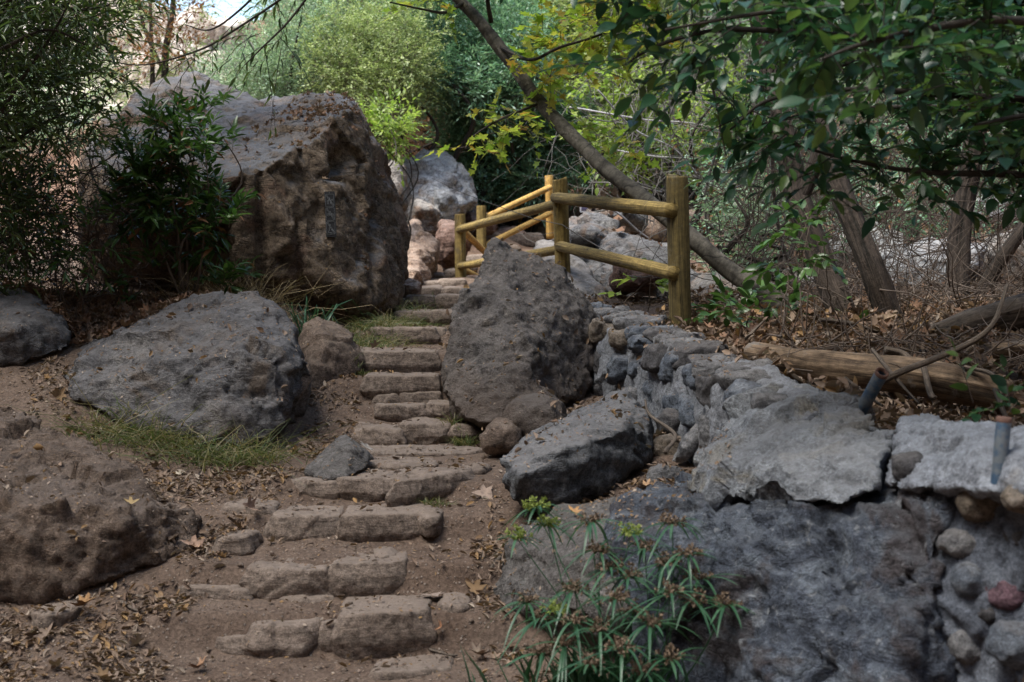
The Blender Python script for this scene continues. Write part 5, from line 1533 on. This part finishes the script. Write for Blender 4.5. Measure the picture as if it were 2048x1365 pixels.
tangle('bare_twigs', 'tangle of thin grey bare twigs between the leaning trunk and the shaggy trunks', 'grey_twig', (1180, 1700, 60, 560, 16, 3.5), 260, 1.7, .005, 1, wander=.22, kind='stuff')
tangle('bare_twigs', 'tangle of brown twigs rising behind the brush pile', 'brown_twig', (1450, 2150, 250, 620, 13, 1.2), 1000, 1.3, .0045, 2, wander=.25, kind='stuff')
tangle('bare_twigs', 'fine twigs over the far right slope', 'grey_twig', (1150, 2150, -40, 420, 20, 3), 450, 1.8, .008, 3, kind='stuff')
tangle('dry_brush', 'dark heap of dry brush and roots under the shaggy trunks', 'brown_twig', (1620, 2150, 570, 700, 10.9, .7), 650, .75, .0045, 4, up=.1, wander=.2, kind='stuff')
tangle('dry_brush', 'loose sticks lying over the log behind the wall', 'brown_twig', (1560, 2100, 670, 770, 8.7, .5), 260, .45, .005, 5, up=0, wander=.12, kind='stuff')
bush('scrub', 'leafy green scrub between the front post and the leaning trunk, beyond the creek', 'bush', LM['bright'], (1170, 1500, 120, 330, 19, 1.2), 34, .3, 620, 8, .35, .085, .5, 61, 'blade', group=TF, keep_twigs=1.0, shell=.1)
bush('scrub', 'darker scrub low behind the twin shaggy trunks', 'bush', LM['laurel'], (1400, 2000, 250, 480, 17, 1.5), 50, .35, 1300, 8, .35, .08, .4, 62, 'blade', group=TF, keep_twigs=.6, shell=.1, dead=.15)
bush('scrub', 'thin pale green shoots above the creek rocks left of the twin trunks', 'bush', LM['grey_green'], (1380, 1640, 380, 560, 14.5, 1.0), 22, .22, 300, 8, .3, .06, .5, 63, 'blade', group=TF, keep_twigs=1.0, shell=.1)
# pale dead branches, one by one
for i, (pts, r, Y, lb) in enumerate([(((1195, 405), (1240, 430), (1280, 465), (1335, 500)), .012, 15.5, 'white curved dead branch showing between the rails near the front post'),
                                     (((1260, 350), (1290, 375), (1325, 385)), .014, 22, 'white dead branch touching the far orange posts'),
                                     (((1140, 215), (1200, 225), (1290, 240), (1400, 250), (1520, 290)), .012, 17, 'long nearly level pale branch left of the dark leaves'),
                                     (((1200, 295), (1300, 312), (1400, 318)), .010, 18, 'pale level branch just right of the leaning trunk'),
                                     (((1195, 180), (1270, 260), (1350, 300), (1420, 380)), .010, 15, 'pale drooping branch crossing the grey scrub'),
                                     (((1090, 350), (1170, 345), (1240, 330)), .009, 24, 'thin pale branch behind the tall yellow post'),
                                     (((1300, 40), (1340, 200), (1360, 330), (1350, 420)), .020, 18, 'upright pale grey sapling stem above the front post'),
                                     (((1560, 180), (1545, 330), (1560, 470), (1590, 560)), .022, 13, 'grey upright stem left of the twin shaggy trunks'),
                                     (((1400, 100), (1440, 250), (1410, 400), (1430, 560)), .016, 14, 'slender grey stem between the front post and the twin trunks')]):
    tube_obj('dead_branch', chain(*[(a, b_, Y + .3 * k) for k, (a, b_) in enumerate(pts)]), [r, r * .9, r * .6], M['pale_twig'] if i < 6 else M['grey_twig'], 8, 8, rough=.003, label=lb, cat='branch', group='pale dead branches')
stump = tube_obj('tree_stump', chain((1180, 430, 24), (1178, 390, 24), (1172, 345, 24), (1170, 300, 24.2)), [.11, .10, .09, .08], M['shaggy_bark'], 14, 6, rough=.01, label='dark upright trunk base between the far small posts', cat='trunk')

# the log and the debris behind the wall
tube_obj('log', chain((1500, 712, 8.6), (1600, 728, 8.4), (1720, 742, 8.2), (1850, 757, 8.0), (1960, 778, 7.8), (2018, 792, 7.7)), [.085, .09, .10, .105, .10, .075], M['log'], 28, 10, rough=.012, rf=1.5, ridges=.006, seed=20,
         label='thick barkless tan log lying behind the wall', cat='log')
tube_obj('log', chain((1830, 690, 9.6), (1950, 650, 9.5), (2100, 610, 9.4)), [.08, .11, .12], M['drift'], 20, 8, rough=.02, seed=21, label='dim broad fallen trunk at the right edge above the log', cat='log')
tube_obj('timber', chain((1985, 700, 8.6), (2150, 690, 8.5)), [.05, .05], M['log'], 10, 4, rough=.01, seed=22, label='short split timber end at the right edge above the log', cat='timber')
for i, (pts, r, lb) in enumerate([(((1740, 775, 7.4), (1800, 745, 7.5), (1870, 718, 7.7), (1950, 680, 7.9), (1990, 640, 8.0), (2015, 570, 8.2)), .02, 'long crooked stick leaning up to the right edge, past the slanting pipe'),
                                  (((1846, 730, 7.9), (1862, 790, 7.6), (1872, 795, 7.55)), .018, 'broken stub of branch hanging in front of the log'),
                                  (((1745, 700, 7.9), (1790, 755, 7.5), (1838, 808, 7.2)), .011, 'straight thin stick crossing down beside the slanting pipe'),
                                  (((1690, 757, 7.3), (1740, 795, 7.1), (1765, 812, 7.0)), .010, 'thin pale stick left of the slanting pipe'),
                                  (((1990, 780, 6.9), (2010, 830, 6.7), (2030, 860, 6.6)), .012, 'tan stick beside the upright pipe'),
                                  (((1930, 735, 7.8), (1985, 750, 7.6), (2005, 790, 7.4)), .014, 'bent tan root over the right end of the log'),
                                  (((1640, 640, 9.5), (1700, 648, 9.6), (1770, 668, 9.6)), .016, 'stick lying level at the foot of the left twin trunk'),
                                  (((1770, 700, 8.2), (1810, 712, 8.2), (1850, 750, 8.0)), .024, 'grey knotty driftwood on top of the log'),
                                  (((1480, 690, 9.6), (1500, 670, 9.5), (1530, 640, 9.6)), .012, 'short twig among the leaves at the wall top'),
                                  (((1330, 905, 8.0), (1350, 870, 8.3), (1300, 830, 8.6), (1290, 800, 8.8)), .012, 'twisted dead root in the gap between the slate boulder and the wall'),
                                  (((980, 1080, 7.4), (1000, 1055, 7.5), (1018, 1030, 7.6)), .010, 'stick on the ground at the foot of the brownish grey boulder'),
                                  (((860, 1255, 6.95), (900, 1268, 6.9), (915, 1275, 6.9)), .008, 'small dark stick right of the lowest step'),
                                  (((240, 1190, 7.2), (265, 1203, 7.15), (285, 1213, 7.1)), .008, 'small dark stick in the litter at lower left')]):
    if i >= 10:     # lay it on the ground
        q = []
        for (px, py, Y) in pts:
            x = P(px, py, Y).x
            q.append(Vector((x, Y, float(gz([x], [Y])[0]) + r + .004)))
    else:
        q = chain(*pts)
    tube_obj('stick', q, [r, r * .9, r * .5], M['drift'], 10, 8, rough=.004, seed=30 + i, label=lb, cat='stick', group='sticks and driftwood')

# ------------------------------------------------------------------ near vegetation, left
wil = empty('willow_leaved_tree', P(-120, 600, 10.2), 'dark narrow-leaved tree filling the upper left corner', 'tree')
WB = [chain((-180, 640, 10.4), (-120, 400, 10.3), (-60, 200, 10.2), (0, 0, 10.1), (60, -200, 10.0)),
      chain((-120, 400, 10.3), (-20, 260, 10.0), (50, 150, 9.8), (110, 60, 9.7), (160, -40, 9.6)),
      chain((-100, 350, 10.3), (0, 300, 10.3), (80, 250, 10.4), (140, 225, 10.5)),
      chain((-80, 150, 10.2), (20, 90, 9.7), (100, 60, 9.6), (170, 90, 9.7)),
      chain((-150, 500, 10.4), (-60, 420, 10.5), (20, 380, 10.7), (80, 350, 10.9)),
      chain((-160, 560, 10.4), (-60, 520, 10.4), (10, 480, 10.4), (60, 450, 10.6)),
      chain((-60, 100, 10.2), (60, -40, 9.5), (180, -80, 9.3), (300, -110, 9.3)),
      chain((0, 0, 10.1), (80, -10, 10.4), (150, 20, 10.6), (220, 10, 10.7))]
for i, ln in enumerate(WB):
    tube_obj('trunk' if i == 0 else 'bough', ln, [.07, .055, .04, .02] if i == 0 else [.02, .014, .01, .005], M['dark_bark'], 10, 6, parent=wil, rough=.003)
branch_crown(wil, WB, 50, .32, 9, .09, .20, LM['willow'], 'blade', .7, .15)
cs, rs_ = clumps(-120, 190, -60, 300, 10.8, .8, 40, .26, 31, lambda x, y: x < 215 - max(0, y - 100) * .35)
crown(wil, cs, rs_, 900, 9, .3, .10, .2, LM['willow'], 'blade', keep_twigs=1.0, shell=.1, name='inner_leaves')
cs, rs_ = clumps(-150, 110, 300, 580, 11.2, .6, 30, .26, 33)
crown(wil, cs, rs_, 520, 8, .3, .09, .22, LM['willow'], 'blade', keep_twigs=1.0, shell=.1, name='lower_leaves', dead=.12)
rg = np.random.default_rng(78)
cs = [(rg.uniform(-8, -.8), rg.uniform(1.0, 14.0), CZ + rg.uniform(3.3, 5.0)) for i in range(190)]
crown(wil, cs, [(.8, .8, .4)] * 190, 4600, 8, .4, .14, .32, LM['willow'], 'far', shell=.1, name='added_shade_crown')  # unseen overhead leaves, added to shade the left side and huge boulder
# twigs with hanging leaves along the top edge
over = empty('overhanging_branch', P(520, -80, 10.0), 'thin bare-ish branches with hanging narrow leaves across the top left sky', 'branch')
VB = [chain((640, -60, 9.9), (560, 0, 10.0), (470, 60, 10.1), (400, 100, 10.2), (290, 130, 10.3), (200, 120, 10.4)), chain((560, -60, 10), (480, 20, 10.1), (420, 60, 10.2), (370, 50, 10.3)), chain((640, -40, 10), (580, 40, 10), (520, 100, 10), (490, 130, 10))]
for ln in VB: tube_obj('bough', ln, [.01, .008, .004], M['dark_bark'], 6, 6, parent=over)
branch_crown(over, VB, 9, .3, 6, .10, .2, LM['willow'], 'blade', .3, .5)

twl = tangle('bare_twigs', 'dim tangle of dry twigs at the left edge below the narrow-leaved tree', 'brown_twig', (-150, 260, 330, 600, 11.6, .5), 700, .7, .005, 6, up=.1, kind='stuff')

shrub = empty('broad_shrub', P(380, 610, 11.4), 'green lance-leaved shrub growing against the dark face of the huge boulder', 'shrub')
cs, rs_ = [], []
for (x0, x1, y0, y1, Y, n, r) in ((270, 440, 240, 330, 11.3, 13, .15), (380, 430, 205, 250, 11.5, 4, .10), (430, 470, 260, 300, 11.4, 3, .08), (240, 460, 320, 450, 11.2, 22, .17), (260, 450, 430, 570, 11.3, 13, .15), (215, 300, 370, 430, 11.0, 5, .12)):
    a, b_ = clumps(x0, x1, y0, y1, Y, .2, n, r, int(x0 + y0))
    cs += a
    rs_ += b_
crown(shrub, cs, rs_, 260, 11, .17, .115, .27, LM['oleander'], 'blade', keep_twigs=1.0, shell=.2, name='leaves', dead=.06, spread=1.2, droop=-.05, up=.6)
stems(shrub, shrub.location, cs[:28:3], .012, M['brown_twig'], .1)
for i, (box, n, nt, lb) in enumerate([((60, 190, 470, 570, 10.6, .2), 6, 26, 'small dark lance-leaved plant at lower left before the huge boulder'), ((170, 300, 240, 420, 11.6, .25), 9, 60, 'wispy small-leaved sprays trailing over the left shoulder of the huge boulder')]):
    cs, rs_ = clumps(*box, n, .15, 120 + i)
    b = Vector((np.mean([c.x for c in cs]), box[4] + .2, 0))
    b.z = float(gz([b.x], [b.y])[0])
    root = empty('leafy_plant', b, lb, 'plant')
    crown(root, cs, rs_, nt, 8, .22, .10 if i == 0 else .035, .24 if i == 0 else .6, LM['oleander'], 'blade' if i == 0 else 'far', keep_twigs=1.0, shell=.2, name='leaves')
    stems(root, b, cs[:5], .006, M['brown_twig'], .1)

# ------------------------------------------------------------------ litter dropped on what is built
allv, allf, k0 = [], [], 0
for v, f in BV:
    allv.append(v)
    allf += [tuple(i + k0 for i in q) for q in f]
    k0 += len(v)
TREE = BVHTree.FromPolygons(np.concatenate(allv).tolist(), allf)


def drop(x, y, z=4.6, nmin=.55):
    h = TREE.ray_cast(Vector((x, y, z)), Vector((0, 0, -1)))
    if h[0] is None or h[1].z < nmin: return None
    return h[0], h[1]


def litter(name, label, mat, n, area, L, wr, tpl, flat=.35, seed=0, dens=None, lift=.004, zt=4.6, nmin=.5, cat=None, kind='stuff', low=None):
    rg = np.random.default_rng(seed)
    Pp, D, U = [], [], []
    tries = 0
    while len(Pp) < n and tries < n * 6:
        tries += 1
        x, y = area(rg)
        if dens is not None and rg.random() > dens(x, y): continue
        h = drop(x, y, zt, nmin)
        if h is None: continue
        if low is not None and h[0].z > float(gz([x], [y], False)[0]) + low: continue
        nrm = np.array(h[1])
        d = rg.normal(size=3)
        d -= nrm * d.dot(nrm)
        d /= np.linalg.norm(d)
        u = nrm + rg.normal(size=3) * flat
        Pp.append(np.array(h[0]) + nrm * (lift + abs(rg.normal()) * lift) - d * L * .4)
        D.append(d + nrm * abs(rg.normal()) * flat * .5)
        U.append(u)
    Pp, D, U = map(np.array, (Pp, D, U))
    me = leaves(name, Pp, D, U, L * np.clip(np.exp(rg.normal(size=len(Pp)) * .45), .4, 1.6), wr * rg.uniform(.6, 1.5, len(Pp)), tpl)
    o = link(name, me, LM[mat], None, Pp[0], smooth=False)
    return tag(o, label, cat, None, kind)


def trail_area(rg):
    y = 6.4 + 7.0 * rg.random() ** 1.2
    return (rg.uniform(-1024, 420) / F * y * 1.05 + 0.0, y)


def clear_trail(x, y):
    """little litter on the trodden middle, much at the sides"""
    cx, hw = np.interp(y, CL[:, 0], CL[:, 1]), np.interp(y, CL[:, 0], CL[:, 2])
    d = abs(x - cx) / hw
    pch = 0.42 + 1.5 * vnoise(np.array([[x * 2.2, y * 2.2, 0.]]), 5)[0]
    return float(np.clip((0.05 + 0.95 * (d > .9)) * pch, 0, 1))


litter('leaf_litter', 'dry brown leaf bits scattered over the trail sides', 'litter', 10000, trail_area, .034, .34, 'dryblade', .35, 1, clear_trail, low=.09)
litter('leaf_litter', 'broken curled leaves along the trail edges', 'litter', 320, trail_area, .065, .8, 'curl', .4, 11, clear_trail, low=.09)
litter('leaf_crumbs', 'small chips of bark and leaf on the dirt', 'litter', 15000, trail_area, .018, .4, 'far', .5, 2, lambda x, y: .35 + .65 * clear_trail(x, y), lift=.002)
litter('leaf_litter', 'rust-brown leaves heaped on the bank behind the left boulders', 'orange_litter', 3000, lambda rg: (lambda y: (rg.uniform(-1100, -560) / F * y, y))(rg.uniform(10.2, 12.0)), .065, .6, 'curl', .6, 3, lift=.012, low=.25)
litter('leaf_litter', 'leaf and stick litter behind the stone wall', 'litter', 9000, lambda rg: (lambda y: (rg.uniform(300, 1150) / F * y, y))(rg.uniform(6.2, 12.5)), .055, .4, 'dryblade', .7, 4, lambda x, y: float(x > np.interp(y, SX[:, 0], SX[:, 1]) + .05), lift=.015)
litter('leaf_litter', 'curled dead leaves behind the front post', 'orange_litter', 2600, lambda rg: (lambda y: (rg.uniform(330, 1100) / F * y, y))(rg.uniform(8.5, 15)), .06, .8, 'curl', .7, 5, lambda x, y: float(x > np.interp(y, SX[:, 0], SX[:, 1]) + .1), lift=.02)
litter('leaf_litter', 'dead leaves strewn over the far slope', 'orange_litter', 9000, lambda rg: (lambda y: (rg.uniform(-300, 1150) / F * y, y))(rg.uniform(15, 34)), .085, .7, 'far', .7, 6, lambda x, y: float(x > .9 or y > 24), lift=.03, zt=25)
rg = np.random.default_rng(55)
pv, pf, kk_ = [], [], 0
ico = np.array([(0, 0, 1), (.9, 0, .3), (.28, .85, .35), (-.72, .52, .3), (-.72, -.52, .35), (.28, -.85, .3), (.6, .5, -.4), (-.3, .8, -.4), (-.9, 0, -.4), (-.2, -.8, -.4), (.7, -.5, -.4)])
icf = [(0, 1, 2), (0, 2, 3), (0, 3, 4), (0, 4, 5), (0, 5, 1), (1, 6, 2), (2, 7, 3), (3, 8, 4), (4, 9, 5), (5, 10, 1), (2, 6, 7), (3, 7, 8), (4, 8, 9), (5, 9, 10), (1, 10, 6)]
for _ in range(2600):
    x, y = trail_area(rg)
    h = drop(x, y)
    if h is None or h[0].z > float(gz([x], [y], False)[0]) + .08: continue
    r_ = .004 + .02 * rg.random() ** 4
    pv.append(np.array(h[0]) + ico * (1 + rg.uniform(-.25, .25, (11, 1))) * r_ * [1, 1, .6])
    pf += [(a + kk_, b_ + kk_, c + kk_) for a, b_, c in icf]
    kk_ += 11
o = link('gravel', quads_mesh('gravel', np.concatenate(pv), np.array(pf)), M['brown_rock'], None, pv[0][0], smooth=False)
tag(o, 'loose grit and pebbles on the trail', None, None, 'stuff')
# leaves resting on the boulders
litter('fallen_leaves', 'small dry leaves caught on top of the huge boulder', 'orange_litter', 420, lambda rg: (lambda y: (rg.normal(-1.75, .28) , y))(rg.normal(13.4, .5)), .05, .6, 'curl', .5, 7, lift=.006)
litter('fallen_leaves', 'tiny dry leaves on the pointed boulder and the wall', 'litter', 260, lambda rg: (rg.uniform(-.45, 1.6), rg.uniform(8, 11.4)), .04, .45, 'dryblade', .5, 8, lift=.005, nmin=.25)
litter('fallen_leaves', 'tiny dry leaves on the left boulders and the outcrop', 'litter', 200, lambda rg: (rg.uniform(-3.7, -1.5), rg.uniform(7.2, 10.6)), .042, .45, 'dryblade', .5, 9, lift=.005, nmin=.3)

# single fallen leaves big enough to point at
for i, (px, py, Y, L, tp, mt, lb) in enumerate([
        (512, 1050, 7.95, .15, 'curl', (0.40, 0.25, 0.17), 'big pinkish curled leaf against the left stones of the third step'),
        (405, 1108, 7.65, .16, 'curl', (0.42, 0.27, 0.19), 'large pale pink leaf lying left of the second step'),
        (390, 1125, 7.6, .13, 'dryblade', (0.38, 0.24, 0.15), 'narrow tan leaf overlapping the large pink leaf'),
        (252, 1008, 7.8, .10, 'curl', (0.50, 0.36, 0.17), 'yellowish curled leaf on the left outcrop'),
        (350, 950, 8.5, .09, 'curl', (0.55, 0.47, 0.36), 'pale cream leaf in the litter above the outcrop'),
        (860, 1165, 7.3, .17, 'lobed', (0.33, 0.25, 0.20), 'flat grey-brown lobed leaf right of the second step'),
        (985, 945, 8.3, .16, 'lobed', (0.42, 0.31, 0.24), 'pale flat leaf beside the slate boulder'),
        (968, 1312, 6.9, .15, 'curl', (0.40, 0.30, 0.22), 'curled tan leaf near the bottom right of the lowest step'),
        (1152, 1030, 7.3, .11, 'curl', (0.45, 0.25, 0.10), 'orange curled leaf on the ledge below the slate boulder'),
        (1282, 990, 7.4, .13, 'curl', (0.42, 0.26, 0.14), 'brown curled leaf under the right end of the slate boulder'),
        (150, 1222, 7.1, .16, 'curl', (0.33, 0.18, 0.07), 'ochre curled leaf in the corner below the outcrop'),
        (345, 208, 14.4, .2, 'curl', (0.36, 0.17, 0.09), 'big russet leaf on the peak of the huge boulder'),
        (730, 912, 8.9, .13, 'lobed', (0.36, 0.32, 0.28), 'flat greyish leaf in the middle of the landing'),
        (390, 1335, 6.7, .14, 'curl', (0.36, 0.20, 0.11), 'reddish curled leaf at the bottom edge left of the steps'),
        (880, 1238, 7.0, .09, 'curl', (0.42, 0.20, 0.10), 'small orange leaf right of the lowest step stone')]):
    x, y = P(px, py, Y).x, Y
    h = drop(x, y, 4.6, .1) or (Vector((x, y, float(gz([x], [y])[0]))), Vector((0, 0, 1)))
    mm = 'single_leaf_%d' % i
    M[mm] = plain(mm, tuple(q * .72 for q in mt), .8, var=.8, sc=30)
    rg = np.random.default_rng(i)
    a = rg.uniform(0, 6.28)
    me = leaves('leaf', np.array([tuple(h[0] + h[1] * .012)]), np.array([(math.cos(a), math.sin(a), .12)]), np.array([tuple(h[1] + Vector((.1, -.25, 0)))]), np.array([L * .8]), np.array([1.0 if tp != 'dryblade' else .4]), tp)
    o = link('fallen_leaf', me, M[mm], None, h[0], smooth=False)
    tag(o, lb, 'fallen leaf', 'single fallen leaves')

# ------------------------------------------------------------------ grass
def grass(name, label, n, area, L, w, mat, seed, spread=.5, kind='stuff', cat=None, nmin=.2, tall=.0):
    rg = np.random.default_rng(seed)
    base = []
    while len(base) < n:
        x, y = area(rg)
        h = drop(x, y, 4.6, nmin)
        if h is None: continue
        if h[0].z > float(gz([x], [y])[0]) + .12: continue
        base.append(tuple(h[0]))
    b = np.array(base)
    n = len(b)
    Ls = L * rg.uniform(.4, 1.3, n) * np.where(rg.random(n) < tall, 1.8, 1)
    d = rg.normal(size=(n, 3)) * spread
    d[:, 2] = 1
    d /= np.linalg.norm(d, axis=1)[:, None]
    side = np.cross(d, rg.normal(size=(n, 3)))
    side /= np.linalg.norm(side, axis=1)[:, None]
    out = d.copy()
    out[:, 2] = 0
    k = 6
    V = []
    for j in range(k):
        t = j / (k - 1)
        c = b + d * (Ls * t)[:, None] + out * (Ls * t * t * .9)[:, None] - np.array([0, 0, 1.]) * (Ls * t ** 2.5 * .45 * rg.uniform(.3, 1.5, n))[:, None]
        ww = w * (1 - t) ** .7 + .0004
        V += [c - side * ww, c + side * ww]
    V = np.stack(V, 1).reshape(-1, 3)
    o_ = (np.arange(n) * 2 * k)[:, None]
    Q = np.concatenate([o_ + np.array([2 * j, 2 * j + 1, 2 * j + 3, 2 * j + 2]) for j in range(k - 1)])
    o = link(name, quads_mesh(name, V, Q), LM[mat], None, b[0], smooth=False)
    return tag(o, label, cat, None, kind)


def strip(pts, sd):
    pw = [P(*q) for q in pts]
    def f(rg):
        i = rg.integers(0, len(pw) - 1)
        t = rg.random()
        q = pw[i].lerp(pw[i + 1], t)
        return q.x + rg.normal() * sd, q.y + rg.normal() * sd
    return f


grass('grass', 'green and straw grass along the foot of the big left boulder', 900, strip([(170, 850, 9.1), (300, 880, 8.95), (430, 905, 8.8), (540, 900, 8.9)], .09), .26, .0024, 'grass', 1, tall=.12, spread=.75)
grass('grass', 'low grass on the bank between the huge boulder and the stair', 1300, strip([(700, 680, 11.3), (730, 650, 11.7), (770, 620, 12.4), (800, 600, 13.2)], .16), .2, .0024, 'grass', 2, spread=.8)
grass('grass', 'few tufts at the foot of the pointed boulder', 160, strip([(915, 830, 9.6), (935, 855, 9.4)], .03), .12, .0022, 'grass', 3)
grass('grass', 'tiny tuft at the landing slab foot', 90, strip([(850, 1005, 8.15), (890, 1000, 8.15)], .02), .06, .002, 'grass', 4)
grass('grass', 'tiny tuft under the widest smooth step', 90, strip([(695, 745, 10.6), (735, 748, 10.6)], .02), .06, .002, 'grass', 5)
grass('straw_grass', 'dry straw stalks under the lance-leaved shrub', 260, strip([(380, 600, 11.5), (480, 605, 11.5), (560, 600, 11.6)], .15), .5, .0025, 'straw', 6, spread=.45)
grass('grass_clump', 'tuft of long broad blue-green blades before the foot of the huge boulder', 60, strip([(600, 630, 11.3), (650, 635, 11.3)], .06), .5, .007, 'sedge', 7, spread=.35, kind=None, cat='grass clump')

# ------------------------------------------------------------------ the sedge in front
sedge = empty('umbrella_sedge', P(1250, 1440, 6.05), 'umbrella sedge with green ribbon leaves and brown flower heads before the dark rock', 'plant')
SB = sedge.location
heads = [(1072, 1018, 6.2, 1), (1095, 1052, 6.25, 1), (1035, 1078, 6.3, 1), (1182, 1045, 6.1, 0), (1262, 1068, 6.1, 1), (1200, 1102, 6.0, 0), (1345, 1048, 6.0, 0), (1375, 1110, 5.9, 0), (1220, 1138, 5.95, 0), (1258, 1155, 5.9, 0), (1330, 1128, 5.9, 0), (1232, 1200, 5.7, 0),
         (1340, 1188, 5.65, 0), (1385, 1205, 5.7, 0), (1452, 1212, 5.75, 0), (1055, 1205, 6.1, 0), (1085, 1240, 6.0, 0), (1150, 1245, 5.8, 0), (1300, 1250, 5.6, 0), (1245, 1300, 5.45, 0), (1110, 1225, 6.0, 1), (1180, 1330, 5.6, 0), (1340, 1320, 5.5, 0), (1090, 1310, 5.9, 0), (1290, 1345, 5.5, 0),
         (1150, 1180, 6.0, 0), (1290, 1100, 6.05, 0), (1400, 1160, 5.9, 0), (1130, 1290, 5.9, 0), (1200, 1262, 5.7, 0), (1270, 1225, 5.8, 0)]
for i, (px, py, Y, green) in enumerate(heads):
    h = P(px, py, Y)
    rg = np.random.default_rng(900 + i)
    b = SB + Vector((rg.normal() * .10, rg.normal() * .06, -.05))
    m1 = b.lerp(h, .5) + Vector((rg.normal() * .03, rg.normal() * .03, .03))
    st = tube_obj('stem', [b, m1, h], [.004, .0032, .0022], LM['sedge'], 5, 6, parent=sedge)
    n = rg.integers(11, 16)
    a = np.linspace(0, 6.28, n, endpoint=False) + rg.normal(size=n) * .2
    L = rg.uniform(.12, .24, n) * (.75 if green else 1)
    el = rg.uniform(-.15, .55, n)
    V, Q = [], []
    k = 7
    for j in range(n):
        d = np.array([math.cos(a[j]) * math.cos(el[j]), math.sin(a[j]) * math.cos(el[j]), math.sin(el[j])])
        s = np.cross(d, [0, 0, 1.])
        s /= np.linalg.norm(s)
        dr = rg.uniform(.25, .8)
        for t in np.linspace(0, 1, k):
            c = np.array(h) + d * L[j] * t - np.array([0, 0, 1.]) * dr * L[j] * t * t
            w = .0062 * math.sin(math.pi * min(1, .12 + t * .86)) ** .6
            V += [c - s * w + [0, 0, w * .4], c, c + s * w + [0, 0, w * .4]]
        o_ = j * k * 3
        for q in range(k - 1):
            Q += [(o_ + q * 3, o_ + q * 3 + 1, o_ + q * 3 + 4, o_ + q * 3 + 3), (o_ + q * 3 + 1, o_ + q * 3 + 2, o_ + q * 3 + 5, o_ + q * 3 + 4)]
    link('ribbon_leaves', quads_mesh('rl', np.array(V), np.array(Q)), LM['sedge'], st)
    # flower head: many tiny spikelets on short rays
    nr = 24
    dv = rg.normal(size=(nr, 3))
    dv[:, 2] = np.abs(dv[:, 2]) * .7 + .1
    dv /= np.linalg.norm(dv, axis=1)[:, None]
    tips = np.array(h) + dv * rg.uniform(.012, .06, nr)[:, None]
    pp = np.repeat(tips, 9, 0) + rg.normal(size=(nr * 9, 3)) * .003
    dd = rg.normal(size=(nr * 9, 3)) + np.repeat(dv, 9, 0) * .6
    link('flower_head', leaves('fh', pp, dd, rg.normal(size=(nr * 9, 3)), .017, .5, 'far'), LM['sedge_green' if green else 'sedge_brown'], st, smooth=False)
base_n = 260
rg = np.random.default_rng(5)
bp = np.array([tuple(SB + Vector((rg.normal() * .22 - .05, rg.normal() * .09, 0))) for _ in range(base_n)])
d = rg.normal(size=(base_n, 3)) * [.5, .4, .2] + [0, -.1, 1]
link('basal_leaves', leaves('bl', bp, d, rg.normal(size=(base_n, 3)), rg.uniform(.15, .38, base_n), .022, 'blade'), LM['sedge'], sedge, smooth=False)
